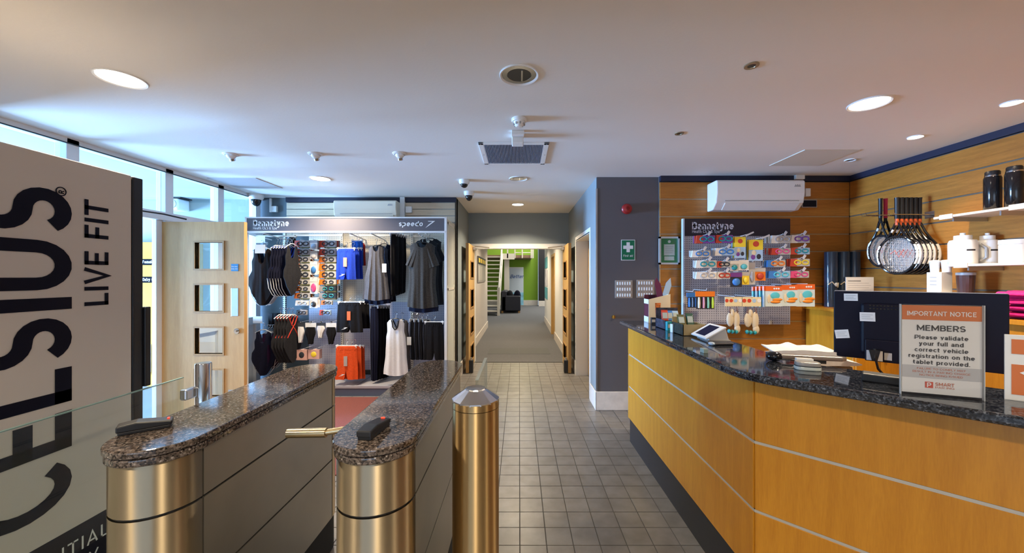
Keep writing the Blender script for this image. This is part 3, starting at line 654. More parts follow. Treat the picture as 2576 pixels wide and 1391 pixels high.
# chrome post and glass barrier on the left
t = thing('glass_barrier', 'clear glass barrier panel between the cooler and the left turnstile', 'barrier', (-1.68, 1.2, 0))
build('pane', MB().box(-1.686, -1.674, 0.75, 1.885, 0.12, 1.0), glass_gr, t, bevel=0.001)
build('top_edge', MB().box(-1.6865, -1.6735, 0.75, 1.885, 0.997, 1.0005), mat('glass_edge_green', (0.22, 0.34, 0.32), 0.2), t)
build('foot_clamp', MB().box(-1.70, -1.66, 1.0, 1.08, 0, 0.16), steel_cap, t, bevel=0.004)
build('foot_clamp', MB().box(-1.70, -1.66, 1.6, 1.68, 0, 0.16), steel_cap, t, bevel=0.004)
t = thing('barrier_post', 'round chrome barrier post with glass clamp behind the left turnstile', 'post', (-1.66, 1.985, 0))
build('tube', MB().lathe([(0.036, 0), (0.036, 1.045), (0.033, 1.05), (1e-6, 1.05)], Matrix.Translation((-1.66, 1.985, 0)), 32), chrome, t, True)
build('base_flange', MB().lathe([(0.06, 0), (0.06, 0.01), (0.04, 0.015)], Matrix.Translation((-1.66, 1.985, 0)), 32), chrome, t, True)
for z in (0.3, 0.905): build('clamp', MB().box(-1.70, -1.665, 1.888, 1.96, z-0.025, z+0.03), steel_cap, t, bevel=0.008)
# bollard and glass gate
BX, BY, BR = -0.157, 1.366, 0.0835
t = thing('bollard', 'tall brushed gold steel bollard with faceted steel cap beside the walkway', 'bollard', (BX, BY, 0))
build('tube', MB().lathe([(BR, 0), (BR, 1.035)], Matrix.Translation((BX, BY, 0)), 64), steel_gold, t, True)
build('collar', MB().lathe([(BR+0.0006, 1.037), (BR+0.0006, 1.06)], Matrix.Translation((BX, BY, 0)), 64), steel_gold, t, True)
build('cap', MB().lathe([(BR+0.0012, 1.058), (BR+0.0012, 1.064), (BR*0.45, 1.096), (BR*0.42, 1.100), (1e-6, 1.101)], Matrix.Translation((BX, BY, 0)) @ rotz(0.1), 14), steel_cap, t)
t = thing('glass_gate', 'frameless glass gate panel standing behind the steel bollard', 'gate', (-0.165, 1.66, 0))
build('pane', MB().box(-0.171, -0.159, 1.475, 1.87, 0.18, 1.10), glass_gr, t, bevel=0.001)
build('edge', MB().box(-0.1718, -0.1582, 1.866, 1.8705, 0.18, 1.10).box(-0.1718, -0.1582, 1.475, 1.87, 1.097, 1.1006), mat('glass_edge_pale', (0.42, 0.47, 0.45), 0.2), t)
for z in (0.35, 0.9): build('hinge', MB().box(-0.178, -0.150, 1.452, 1.50, z-0.03, z+0.03), steel_cap, t, bevel=0.004)

# ================================================================ drinks cooler
FX = -1.89
cool = mat('cream_vinyl', (0.66, 0.60, 0.54), 0.45)
ink = mat('black_vinyl', (0.004, 0.004, 0.014), 0.5, spec=0.15)
t = thing('drinks_cooler', 'tall cream drinks cooler printed with huge black vertical lettering', 'drinks cooler', (-2.2, 1.5, 0))
ZT = 1.995
build('body', MB().box(-2.55, FX, 1.18, 1.843, 0.10, ZT), cool, t, bevel=0.006)
build('door', MB().box(-2.55, FX+0.003, 1.846, 1.895, 0.10, ZT-0.004), black_p, t, bevel=0.004)
build('door_handle', MB().box(FX-0.02, FX+0.014, 1.896, 1.925, 0.95, 1.35), black_p, t, bevel=0.004)
build('kick_plate', MB().box(-2.53, FX-0.02, 1.20, 1.83, 0.0, 0.10), black_p, t)
build('lower_band', MB().box(FX-0.01, FX+0.0012, 1.19, 1.842, 0.11, 0.437), ink, t)
up = frame((FX+0.0016, 1.594, 0.56), (0, 0, 1), (0, -1, 0))     # reads upwards, tops of letters towards the camera
M_ = txt('CELSIUS', 1, up, 0, 'LEFT', 0.0004, cap=0.315, stroke=0.185, width=1.306)
M_.v = [(v[0], v[1], v[2]-0.012) for v in M_.v]
build('lettering', M_, ink, t)
for s_, z_, w_ in (('LIVE', 1.374, 0.241), ('FIT', 1.672, 0.168)):
    build('lettering', txt(s_, 1, frame((FX+0.0016, 1.7364, z_), (0,0,1), (0,-1,0)), ext=0.0004, stroke=0.165, cap=0.096, width=w_), ink, t)
rc = Vector((FX+0.0016, 1.557, 1.853))
M_ = MB().tube([(rc.x, rc.y+0.017*math.cos(a*math.pi/12), rc.z+0.017*math.sin(a*math.pi/12)) for a in range(24)], 0.002, 6, True)
build('registered_mark', M_, ink, t)
build('registered_mark', txt('R', 0.027, frame((FX+0.0016, 1.567, 1.844), (0,0,1), (0,-1,0)), 0.001, 'LEFT', 0.0004), ink, t)
M_ = txt('ESSENTIAL', 0.078, frame((FX+0.0026, 1.735, 0.325), (0,1,0), (0,0,1)), 0.0, 'RIGHT', 0.0003, sp=1.25)
build('lettering', M_, white_pl, t)
M_ = txt('ENERGY', 0.078, frame((FX+0.0026, 1.695, 0.235), (0,1,0), (0,0,1)), 0.0, 'RIGHT', 0.0003, sp=1.25)
build('lettering', M_, white_pl, t)

# ================================================================ reception counter
CXF = 0.985; YL = 3.415; YC = 1.585; DG = math.sqrt(0.5)
QX, QY = 2.05, YC-(2.05-CXF)            # far end of the angled front, out of frame
zt, zg1, zg2, zb = 1.076, 0.8075, 0.520, 0.232
ct = thing('reception_counter', 'oak veneered reception counter with silver lines and angled front', 'counter', (1.2, 2.4, 0))
def cpanel(za, zb_, name='front_panel'):
    g = 0.006
    build(name, MB().box(CXF, CXF+0.025, YC+0.006, YL, za+g, zb_-g), oak_counter, ct, bevel=0.0015, seg=1)
    M = Matrix.Translation((CXF, YC, 0)) @ rotz(-math.pi/4)
    build(name, MB().box(0.004, 1.506, 0.0, 0.025, za+g, zb_-g, M), oak_counter, ct, bevel=0.0015, seg=1)
for a, c in ((zb, zg2), (zg2, zg1), (zg1, zt)): cpanel(a, c)
silver = mat('silver_inlay', (0.50, 0.48, 0.43), 0.45, 0.3)
for z in (zg1, zg2):
    build('inlay_strip', MB().box(CXF+0.003, CXF+0.02, YC, YL, z-0.006, z+0.006), silver, ct)
    build('inlay_strip', MB().box(0.0, 1.506, 0.003, 0.02, z-0.006, z+0.006, Matrix.Translation((CXF, YC, 0)) @ rotz(-math.pi/4)), silver, ct)
build('end_panel', MB().box(CXF+0.002, CXF+0.30, YL-0.025, YL-0.001, zb, zt), oak_counter, ct)
build('back_panel', MB().box(CXF+0.28, CXF+0.30, YC+0.2, YL-0.02, 0.02, zt), oak_counter, ct)
build('back_panel', MB().box(0.15, 1.5, 0.22, 0.24, 0.02, zt, Matrix.Translation((CXF, YC, 0)) @ rotz(-math.pi/4)), oak_counter, ct)
build('plinth', MB().box(1.012, 1.25, YC-0.02, 3.45, 0.0, 0.26), black_p, ct)
build('plinth', MB().box(-0.02, 1.5, 0.03, 0.2, 0.0, 0.26, Matrix.Translation((CXF, YC, 0)) @ rotz(-math.pi/4)), black_p, ct)
build('staff_desk', MB().box(0.15, 1.5, 0.24, 0.95, 0.72, 0.75, Matrix.Translation((CXF, YC, 0)) @ rotz(-math.pi/4)).box(1.26, 1.85, 1.9, YL-0.05, 0.72, 0.75), oak_counter, ct)
build('desk_leg', MB().box(1.78, 1.85, 3.28, 3.36, 0.0, 0.72), oak_counter, ct)
build('desk_leg', MB().box(1.4, 1.45, 0.85, 0.95, 0.0, 0.72, Matrix.Translation((CXF, YC, 0)) @ rotz(-math.pi/4)), oak_counter, ct)
# worktop of dark granite: follows both fronts with a rounded knee
OV = 0.085; WD = 0.40
fx = CXF-OV
def off(px, py, d): return (px-d*DG, py-d*DG)
kx, ky = CXF-OV, YC-OV*math.tan(math.pi/8)          # knee of the front edge
A = (fx, 3.392); K = (kx, ky); B_ = (kx+1.25, ky-1.25)
knee = []
for i in range(9):                                   # rounded knee by a quadratic curve
    u = i/8; p0 = (kx, ky+0.14); p2 = (kx+0.10, ky-0.10)
    knee.append(((1-u)**2*p0[0]+2*u*(1-u)*kx+u*u*p2[0], (1-u)**2*p0[1]+2*u*(1-u)*ky+u*u*p2[1]))
bx = fx+WD; by = ky+WD*math.tan(math.pi/8)
outer = [A]+knee+[B_]
inner = [(B_[0]+WD*DG, B_[1]+WD*DG), (bx, by), (bx, 3.392)]
WT = 1.11
wtop = one('granite_worktop', MB().prism(outer+inner, WT-0.034, WT), gran_dk, 'dark polished granite worktop lying along the angled reception counter', 'worktop', bevel=0.011, seg=4)
def ontop(x, y): # worktop point seen at a pixel
    Y = F*(EYE-WT)/(y-CY); return (PX(x, Y), Y)
NTH = ['first', 'second', 'third', 'fourth', 'fifth', 'sixth']
# ================================================================ clothing display unit
def pegmat(name, col, hole, pitch, flat='y', rough=0.5, size=0.2):
    m = bpy.data.materials.new(name); m.use_nodes = True; MATS[name] = m
    N, L = nt(m); b = N['Principled BSDF']; g = N.new('ShaderNodeNewGeometry')
    mp = N.new('ShaderNodeMapping'); mp.inputs['Scale'].default_value = tuple(0 if a == flat else 1/pitch for a in 'xyz'); L.new(g.outputs['Position'], mp.inputs[0])
    fr_ = N.new('ShaderNodeVectorMath'); fr_.operation = 'FRACTION'; L.new(mp.outputs[0], fr_.inputs[0])
    sb = N.new('ShaderNodeVectorMath'); sb.operation = 'SUBTRACT'; sb.inputs[1].default_value = tuple(0 if a == flat else 0.5 for a in 'xyz'); L.new(fr_.outputs[0], sb.inputs[0])
    ln = N.new('ShaderNodeVectorMath'); ln.operation = 'LENGTH'; L.new(sb.outputs[0], ln.inputs[0])
    lt = N.new('ShaderNodeMath'); lt.operation = 'LESS_THAN'; lt.inputs[1].default_value = size; L.new(ln.outputs['Value'], lt.inputs[0])
    mx = N.new('ShaderNodeMix'); mx.data_type = 'RGBA'; L.new(lt.outputs[0], mx.inputs[0]); mx.inputs[6].default_value = (*col, 1); mx.inputs[7].default_value = (*hole, 1)
    L.new(mx.outputs[2], b.inputs['Base Color']); b.inputs['Roughness'].default_value = rough; return m
UY = 4.73; UB = 5.30
cream = mat('cream_metal', (0.74, 0.70, 0.60), 0.45)
peg_cream = pegmat('cream_pegboard', (0.72, 0.67, 0.55), (0.36, 0.32, 0.25), 0.025)
peg_lilac = pegmat('lilac_pegboard', (0.50, 0.50, 0.58), (0.16, 0.17, 0.30), 0.025)
hdr_m = mat('charcoal_header', (0.105, 0.098, 0.115), 0.4)
ut = thing('clothing_display_unit', 'white framed wall unit for swimwear with charcoal header board', 'display unit', (-2.18, 5.0, 0))
hz0, hz1 = PZ(581, UY), PZ(549, UY)
hd = build('header_board', MB().box(PX(618, UY), PX(1118, UY), UY, UY+0.03, hz0, hz1), hdr_m, ut, bevel=0.001, seg=1)
for a, c in ((hz1, hz1+0.016), (hz0-0.022, hz0)): build('header_rail', MB().box(PX(616, UY), PX(1120, UY), UY-0.006, UY+0.05, a, c), white_pl, ut, bevel=0.002)
fr1 = lambda x, y, Y: frame((PX(x, Y), Y-0.001, PZ(y, Y)), (1,0,0), (0,0,1))
build('lettering', txt('Bannatyne', 0.112, fr1(637, 569, UY), 0.0022, stroke=0.19, width=0.448, res=6), white_pl, hd)
build('lettering', txt('Health Club & Spa', 0.044, fr1(637, 577, UY), 0.0006, width=0.295), white_pl, hd)
build('lettering', txt('speedo', 0.088, fr1(1003, 569, UY), 0.0016, stroke=0.17, width=0.30, shear=0.12, res=6), white_pl, hd)
def boom(x, y, Y, s, flip=1): # boomerang arrow mark
    pts = [(0, -1), (9, 0.2), (0.6, 1.6), (0.3, 1.2), (6, 0.25), (-3.2, -4.2), (-3.0, -4.0)]
    pts = [(-4, -6), (1.2, -2.6), (10, 4), (-0.5, 4), (0.4, 3.1), (6.3, 3.0), (0.6, -1.2)]
    return MB().prism([(px_*s, pz_*s) for px_, pz_ in pts], 0, 0.0008, fr1(x, y, Y))
build('logo_mark', boom(1077, 563, UY, 0.0088), white_pl, hd)
build('side_post', MB().box(PX(1118, UY), PX(1124, UY), UY-0.004, UY+0.04, 0, hz1+0.016), white_pl, ut, bevel=0.002)
build('side_post', MB().box(PX(617, UY), PX(621, UY), UY-0.004, UY+0.03, 0, hz1+0.016), white_pl, ut, bevel=0.002)
xs_ = PX(1124, UY)
sp_ = build('side_panel', MB().box(xs_-0.012, xs_, UY+0.04, UB+0.02, 0, hz1), mat('cream_side', (0.60, 0.62, 0.55), 0.5), ut)
for za, zc in ((0.0, 1.36), (1.40, 2.2)): build('side_frame', MB().box(xs_, xs_+0.006, UY+0.05, UY+0.08, za, zc).box(xs_, xs_+0.006, UB-0.06, UB-0.03, za, zc).box(xs_, xs_+0.006, UY+0.05, UB-0.03, zc-0.03, zc), cream, sp_)
build('back_panel', MB().box(-2.95, xs_-0.012, UB, UB+0.02, 1.15, 2.24), peg_cream, ut)
build('back_panel', MB().box(-2.95, xs_-0.012, UB, UB+0.02, 0.2, 1.15), peg_lilac, ut)
for x in (718, 862, 1037): build('upright', MB().box(PX(x-3, UB), PX(x+3, UB), UB-0.03, UB, 0.2, 2.2), pegmat('slotted_upright', (0.74, 0.70, 0.60), (0.05, 0.05, 0.05), 0.028, 'y', 0.4, 0.24) if 'slotted_upright' not in MATS else MATS['slotted_upright'], ut)
build('base_deck', MB().box(-3.42, xs_-0.012, UY+0.01, UB, 0.10, 0.135), mat('grey_deck', (0.34, 0.33, 0.36), 0.4), ut, bevel=0.004)
build('kick_board', MB().box(-3.42, xs_-0.012, UY+0.03, UY+0.05, 0.0, 0.10), mat('slate_kick', (0.10, 0.12, 0.18), 0.5), ut)
build('base_seam', MB().box(PX(945, UY)-0.25, PX(945, UY)-0.245, UY+0.02, UB, 0.1352, 0.136), dark_gap, ut)
# hanging rails and arms under the header
for (xa, xb, y) in ((640, 745, 592), (742, 862, 590), (880, 1030, 590), (1040, 1112, 592)):
    build('hang_rail', MB().box(PX(xa, 5.1), PX(xb, 5.1), 5.09, 5.12, PZ(y+4, 5.1), PZ(y, 5.1)), cream, ut)
for x in (660, 700, 905, 955, 1000, 1068):
    build('hang_arm', MB().tube([(PX(x, 5.1), 5.29, PZ(600, 5.1)), (PX(x, 5.1), 4.80, PZ(588, 5.1)-0.03)], 0.008, 8), white_pl, ut, True)
mats_price = mat('price_card', (0.78, 0.76, 0.70), 0.5)

# ---------------- cloth helper
def cloth(w, h, prof, top=None, bot=None, th=0.04, fold=0.006, nf=4, seed=0, nu=24, nv=24, sag=0.0):
    rnd = random.Random(seed); ph = [rnd.uniform(0, 6.28) for _ in range(3)]
    mb = MB(); vs = []; fs = []
    for side in (-1, 1):
        for j in range(nv+1):
            v = j/nv
            for i in range(nu+1):
                u = -1+2*i/nu
                zt = h+(lerp_tab(top, u) if top else 0); zb_ = (lerp_tab(bot, u) if bot else 0)
                z = zt+(zb_-zt)*v; hw = lerp_tab(prof, v)*w/2
                f = fold*(0.25+v)*(math.sin(nf*math.pi*u+ph[0]+0.6*v)+0.5*math.sin(nf*1.9*math.pi*u+ph[1]-v))
                y = side*th/2*math.sqrt(max(0, 1-u*u*0.98))+f
                vs.append((u*hw+0.3*fold*math.sin(7*v+ph[2]), y, z))
    k = (nu+1)*(nv+1)
    for s_ in (0, 1):
        for j in range(nv):
            for i in range(nu):
                a = s_*k+j*(nu+1)+i; q = (a, a+1, a+nu+2, a+nu+1); fs.append(q if s_ == 0 else q[::-1])
    for j in range(nv):                       # close the sides
        for i in (0, nu):
            a = j*(nu+1)+i; b2 = a+nu+1; fs.append((a, b2, b2+k, a+k))
    for i in range(nu):
        for j in (0, nv):
            a = j*(nu+1)+i; fs.append((a, a+1, a+1+k, a+k))
    return mb.add(vs, fs)
def hanger(t, z, w, m, drop=0.05, hook=0.075, clip=False):
    build('hanger', MB().tube([(-w/2, 0, z-drop), (-w*0.12, 0, z-0.006), (w*0.12, 0, z-0.006), (w/2, 0, z-drop)] if not clip else [(-w/2, 0, z), (w/2, 0, z)], 0.006, 8), m, t, True, local=True)
    build('hook', MB().tube([(0, 0, z-0.01)]+[(0.0+0.018*math.sin(a)*1.0, -0.02*0, z+hook*0.55+0.02-0.02*math.cos(a)) for a in (0.0, 0.9, 1.7, 2.6, 3.4, 4.2)], 0.003, 6), chrome, t, True, local=True)
    if clip:
        for sx in (-1, 1): build('clip', MB().box(sx*w*0.42-0.012, sx*w*0.42+0.012, -0.012, 0.012, z-0.03, z+0.012), m, t, local=True, bevel=0.003)
fab = lambda n, c, v=0.15: mat(n, c, 0.85, 0, var=v, vscale=60, bump=0.25, bscale=300, spec=0.15)
F_black = fab('black_fabric', (0.008, 0.0075, 0.009)); F_brown = fab('brown_black_lycra', (0.014, 0.008, 0.006)); F_navy = fab('navy_fabric', (0.006, 0.007, 0.020))
F_royal = fab('royal_blue_nylon', (0.014, 0.045, 0.42), 0.1); F_blue2 = fab('bright_blue_nylon', (0.02, 0.12, 0.50), 0.1); F_red = fab('red_nylon', (0.45, 0.03, 0.02), 0.1)
F_grey = fab('mid_grey_jersey', (0.085, 0.08, 0.085)); F_char = mat('charcoal_marl', (0.026, 0.022, 0.018), 0.9, 0, var=0.85, vscale=150, stretch=(2.2, 1, 0.5)); F_white = fab('white_jersey', (0.72, 0.71, 0.70), 0.04)
F_orange = fab('orange_nylon', (0.72, 0.085, 0.018), 0.1); F_grey2 = fab('dark_grey_fabric', (0.018, 0.018, 0.021)); F_purple = fab('plum_lycra', (0.025, 0.006, 0.028))
F_coral = fab('coral_lycra', (0.62, 0.06, 0.04), 0.1); F_steel = fab('steel_blue_jersey', (0.055, 0.065, 0.095))
tagwhite = mat('white_tag', (0.78, 0.74, 0.68), 0.6); tagpink = mat('salmon_tag', (0.80, 0.30, 0.20), 0.6); tagor = mat('orange_tag', (0.80, 0.14, 0.03), 0.6)
def shorts(cx, Y, y0, y1, w_px, label, m, group=None, tg=None, logo=False, depth=0.05, seed=1, rz=0.0, hang=white_pl):
    z0, z1 = PZ(y1, Y), PZ(y0, Y); w = w_px*Y/F; h = z1-z0
    t = thing('swim_shorts', label, 'shorts', (PX(cx, Y), Y, z0), rz, group)
    build('body', cloth(w, h, [(0, 0.9), (0.12, 0.92), (1, 1.0)], None, [(-1, 0), (-0.12, 0.0), (-0.02, h*0.28), (0.02, h*0.28), (0.12, 0.0), (1, 0)], depth, 0.004, 3, seed), m, t, True, local=True)
    build('waistband', cloth(w*0.92, h*0.09, [(0, 1), (1, 1)], None, None, depth*1.04, 0.002, 9, seed, 30, 3), m, t, True, local=True).location = (0, 0, h*0.915)
    hanger(t, h+0.012, w*0.95, hang, clip=True)
    if tg: build('swing_tag', MB().box(-0.022, 0.022, -depth/2-0.008, -depth/2-0.005, h*0.42, h*0.72), tg, t, local=True)
    if logo: build('logo_mark', MB().prism([(x_*0.009, z_*0.007) for x_, z_ in ((-4, -2), (1, -1), (5, 2), (-1, 2), (1.5, 1), (0, 0))], 0, 0.001, Matrix.Translation((-w*0.18, -depth/2-0.006, h*0.14)) @ Matrix.Rotation(math.pi/2, 4, 'X')), white_pl, t, local=True)
    return t
def top_(name, cx, Y, y0, y1, w_px, label, m, group=None, shoulder=0.62, neck=0.09, flare=1.0, depth=0.07, hm=black_p, trim=None, sleeve=None, hem=None, seed=3, cat='vest', rz=0.0, tg=None, folds=4):
    z0, z1 = PZ(y1, Y), PZ(y0, Y); w = w_px*Y/F; h = z1-z0
    t = thing(name, label, cat, (PX(cx, Y), Y, z0), rz, group)
    tp = [(-1, -0.035), (-0.62, 0.0), (-0.42, 0.0), (-0.25, -neck*0.8), (0, -neck), (0.25, -neck*0.8), (0.42, 0.0), (0.62, 0.0), (1, -0.035)]
    build('body', cloth(w, h, [(0, shoulder), (0.16, shoulder*0.97), (0.30, shoulder*1.12), (0.6, 0.85), (1, flare)], tp, [(-1, 0.02), (0, 0), (1, 0.02)], depth, 0.0055, folds, seed, 30, 30), m, t, True, local=True)
    hanger(t, h+0.02, w*shoulder*1.02, hm, drop=0.06)
    if trim:
        W_ = w*shoulder/2
        pts = [(W_*u*1.0, -depth/2*math.sqrt(max(0, 1-u*u))-0.006, h+lerp_tab(tp, u)-0.004) for u in [x/12-0.45 for x in range(0, 12)]]
        build('neck_trim', MB().tube(pts, 0.006, 6), trim, t, True, local=True)
        build('racer_back', MB().tube([(-W_*0.4, 0.02, h-0.01), (0, 0.03, h-neck*0.9), (W_*0.4, 0.02, h-0.01)], 0.010, 6), trim, t, True, local=True)
    if sleeve:
        for sx in (-1, 1):
            M = Matrix.Translation((sx*w*shoulder*0.46, 0, h-0.30)) @ Matrix.Rotation(sx*-0.34, 4, 'Y')
            mb = cloth(0.15, 0.27, [(0, 0.8), (1, 1.0)], None, None, depth*0.9, 0.004, 3, seed+sx, 12, 12)
            mb.v = [tuple(M @ Vector(v)) for v in mb.v]; build('sleeve', mb, m, t, True, local=True)
    if hem: build('inner_hem', cloth(w*flare*0.97, 0.09, [(0, 1), (1, 1)], None, [(-1, 0.02), (0, 0), (1, 0.02)], depth*0.9, 0.006, folds, seed, 20, 6), hem, t, True, local=True).location = (0.01, 0.02, -0.055)
    if tg: build('swing_tag', MB().box(w*shoulder*0.46, w*shoulder*0.46+0.055, -depth/2-0.01, -depth/2-0.006, h*0.52, h*0.68), tg, t, local=True)
    return t
def swimsuit(cx, Y, y0, y1, w_px, label, m, group=None, rz=0.0, hm=white_pl, accent=None, straps=None, depth=0.05, seed=5, lining=True, card=False):
    z0, z1 = PZ(y1, Y), PZ(y0, Y); w = w_px*Y/F; h = z1-z0
    t = thing('swimsuit', label, 'swimsuit', (PX(cx, Y), Y, z0), rz, group)
    tp = [(-1, -0.01), (-0.72, 0), (-0.5, -0.04), (-0.28, -h*0.24), (0, -h*0.27), (0.28, -h*0.24), (0.5, -0.04), (0.72, 0), (1, -0.01)]
    bt = [(-1, h*0.37), (-0.86, h*0.30), (-0.70, h*0.225), (-0.55, h*0.155), (-0.40, h*0.095), (-0.26, h*0.04), (-0.14, 0), (0.14, 0), (0.26, h*0.04), (0.40, h*0.095), (0.55, h*0.155), (0.70, h*0.225), (0.86, h*0.30), (1, h*0.37)]
    build('body', cloth(w, h, [(0, 0.60), (0.18, 0.62), (0.36, 0.76), (0.58, 0.74), (0.82, 0.98), (1, 1.0)], tp, bt, depth, 0.003, 3, seed, 28, 24), m, t, True, local=True)
    hanger(t, h+0.03, w*0.7, hm, drop=0.05)
    if lining:                                         # white moulded form that shows along the leg edge
        for sx in (-1, 1):
            build('form_edge', MB().tube([(sx*w*0.48, 0.012, h*0.36), (sx*w*0.40, 0.014, h*0.16), (sx*w*0.22, 0.014, h*0.03), (sx*w*0.10, 0.012, -0.008)], 0.004, 6), hm, t, True, local=True)
    if accent: build('side_panel', cloth(w*0.16, h*0.5, [(0, 0.5), (0.5, 1), (1, 0.4)], None, None, depth*0.5, 0.0, 1, seed, 8, 10), accent, t, True, local=True).location = (w*0.24, -depth*0.28, h*0.2)
    if straps:
        for sx in (-1, 1): build('strap', MB().tube([(sx*w*0.25, -0.01, h+0.005), (sx*w*0.1, -depth*0.5, h*0.84), (-sx*w*0.12, -depth*0.55, h*0.70), (-sx*w*0.3, -depth*0.3, h*0.55)], 0.006, 6), straps, t, True, local=True)
    if card: build('size_card', MB().box(-0.065, 0.065, -0.045, -0.042, h-0.06, h+0.05), tagwhite, t, local=True)
    return t
def trousers(cx, Y, y0, y1, w_px, label, m, group=None, rz=0.0, seed=8, stripe=None, depth=0.035, hm=grey_pl):
    z0, z1 = PZ(y1, Y), PZ(y0, Y); w = w_px*Y/F; h = z1-z0
    t = thing('leggings', label, 'leggings', (PX(cx, Y), Y, z0), rz, group)
    build('body', cloth(w, h, [(0, 0.9), (0.3, 1.0), (1, 0.72)], None, [(-1, 0.01), (-0.08, 0), (-0.02, h*0.62), (0.02, h*0.62), (0.08, 0), (1, 0.015)], depth, 0.004, 3, seed, 18, 24), m, t, True, local=True)
    hanger(t, h+0.01, w*0.95, hm, clip=True)
    if stripe: build('seam_stripe', MB().tube([(-w*0.40, -depth*0.35, h*0.97), (-w*0.45, -depth*0.3, h*0.6), (-w*0.33, -depth*0.35, 0.02)], 0.004, 6), stripe, t, True, local=True)
    return t
# ---------------- garments, upper row
swimsuit(660, 4.84, 626, 768, 70, 'large brown black swimsuit with white size card at front left', F_brown, 'swimsuits on the upper left arm', card=True)
for k in range(4): swimsuit(663+k*2.5, 4.90+0.05*k, 630, 766, 68, '%s dark swimsuit on a white form behind the large brown black swimsuit' % NTH[k], F_navy, 'swimsuits on the upper left arm', seed=10+k)
for k in range(6): swimsuit(697+k*6.6, 4.84+0.012*k, 622, 744, 52, 'sideways navy swimsuit with royal blue straps, %s from the left' % NTH[k], F_navy, 'sideways navy swimsuits', rz=math.radians(74), straps=F_royal, seed=20+k, depth=0.022)
swimsuit(735, 4.80, 618, 742, 46, 'dark grey swimsuit at the front of the sideways swimsuits', F_grey2, None, rz=math.radians(66), seed=31, depth=0.022, lining=False)
trousers(735, 5.12, 596, 650, 20, 'short black garment hanging at the back beside the goggle packs', F_black, seed=4)
# blue shorts
shorts(871, 4.82, 627, 703, 50, 'royal blue swim shorts with salmon tag, frontmost', F_royal, 'blue shorts on the upper arm', tagpink, True, seed=2)
for k in range(2): shorts(882+k*7, 4.90+0.07*k, 627, 702, 48, '%s royal blue swim shorts behind the salmon tagged pair' % NTH[k], F_royal, 'blue shorts on the upper arm', seed=40+k)
shorts(899, 5.05, 607, 668, 30, 'bright blue swim shorts peeping out above the royal blue shorts', F_blue2, 'blue shorts on the upper arm', seed=44)
shorts(903, 5.14, 612, 668, 34, 'red swim shorts hanging last behind the blue shorts', F_red, 'blue shorts on the upper arm', seed=45)
# vests, leggings, t-shirts
top_('vest_top', 947, 4.82, 620, 756, 68, 'mid grey sleeveless vest on a dark hanger', F_grey, 'vests on the upper middle arm', 0.55, 0.07, 1.0, hem=F_navy, tg=tagwhite, seed=6)
top_('vest_top', 958, 4.93, 622, 758, 62, 'steel blue vest hanging directly behind the mid grey vest', F_steel, 'vests on the upper middle arm', 0.6, 0.07, 1.0, seed=7)
top_('vest_top', 966, 5.03, 616, 762, 60, 'navy vest hanging last behind the steel blue vest', F_navy, 'vests on the upper middle arm', 0.7, 0.07, 1.0, seed=9)
for k in range(5): trousers(990+k*6.0, 4.86+0.05*k, 590+k*1.5, 746-k*2, 16, 'dark leggings between vests and t-shirts, %s from the left' % NTH[k], F_grey2 if k % 2 else F_black, 'leggings on the upper arm', seed=50+k, stripe=F_grey if k < 3 else None, rz=math.radians(25))
top_('t_shirt', 1063, 4.80, 612, 776, 78, 'charcoal marl t-shirt with short sleeves, frontmost on the right', F_char, 't-shirts on the upper right arm', 0.80, 0.06, 0.98, sleeve=True, cat='t-shirt', hem=F_navy, seed=11, folds=3, depth=0.09)
for k in range(2): top_('t_shirt', 1072+k*9, 4.93+0.12*k, 606-k*4, 770, 72, '%s dark grey t-shirt behind the charcoal marl t-shirt' % NTH[k], F_grey2, 't-shirts on the upper right arm', 0.80, 0.06, 0.98, sleeve=True, cat='t-shirt', seed=14+k, folds=3, depth=0.09)
# ---------------- garments, lower row
shorts(880, 4.80, 762, 836, 66, 'black swim shorts with orange tag and white logo', F_black, 'black shorts on the lower arm', tagor, True, seed=60)
for k in range(2): shorts(893+k*8, 4.88+0.09*k, 762, 826, 60, '%s black swim shorts behind the orange tagged black pair' % NTH[k], F_black, 'black shorts on the lower arm', seed=61+k)
shorts(872, 4.76, 872, 954, 58, 'bright orange swim shorts with grey tag, frontmost', F_orange, 'orange shorts on the lowest arm', mat('grey_tag', (0.42, 0.36, 0.32), 0.6), True, seed=70)
for k in range(2): shorts(885+k*8, 4.84+0.08*k, 872, 952, 52, '%s bright orange swim shorts behind the grey tagged orange pair' % NTH[k], F_orange, 'orange shorts on the lowest arm', seed=71+k)
for k in range(5): trousers(942+k*7, 4.84+0.06*k, 772, 958-k*2, 22, 'long black tracksuit trousers beside the white vest, %s from the left' % NTH[k], F_black if k else F_navy, 'black trousers on the lower arm', seed=80+k, stripe=F_steel if k == 0 else None)
top_('vest_top', 996, 4.74, 804, 945, 62, 'white racer back vest with black trim', F_white, None, 0.70, 0.12, 1.0, trim=F_black, seed=90, hm=black_p, folds=2.2, depth=0.05)
top_('vest_top', 1012, 4.90, 806, 932, 44, 'small grey vest with white tag behind the white vest', F_grey, None, 0.7, 0.10, 1.0, seed=91, tg=tagwhite)
for k in range(4): trousers(1040+k*11, 4.92-0.02*k, 806, 905, 20, 'dark grey training trousers right of the white vest, %s from the left' % NTH[k], F_grey2, 'grey training trousers', seed=95+k, stripe=F_steel, rz=math.radians(30))
shorts(1092, 4.78, 812, 905, 52, 'wide black training shorts with small white tag at the right end', F_black, None, None, False, seed=100)
swimsuit(663, 4.86, 834, 944, 60, 'navy swimsuit with plum side panel at lower left', F_navy, None, accent=F_purple, seed=110, hm=grey_pl)
for k in range(3): swimsuit(676+k*6, 4.95+0.05*k, 838, 925, 46, '%s plum swimsuit behind the lower navy swimsuit' % NTH[k], F_purple, 'plum swimsuits on the lower left arm', seed=111+k, hm=grey_pl, rz=math.radians(20))
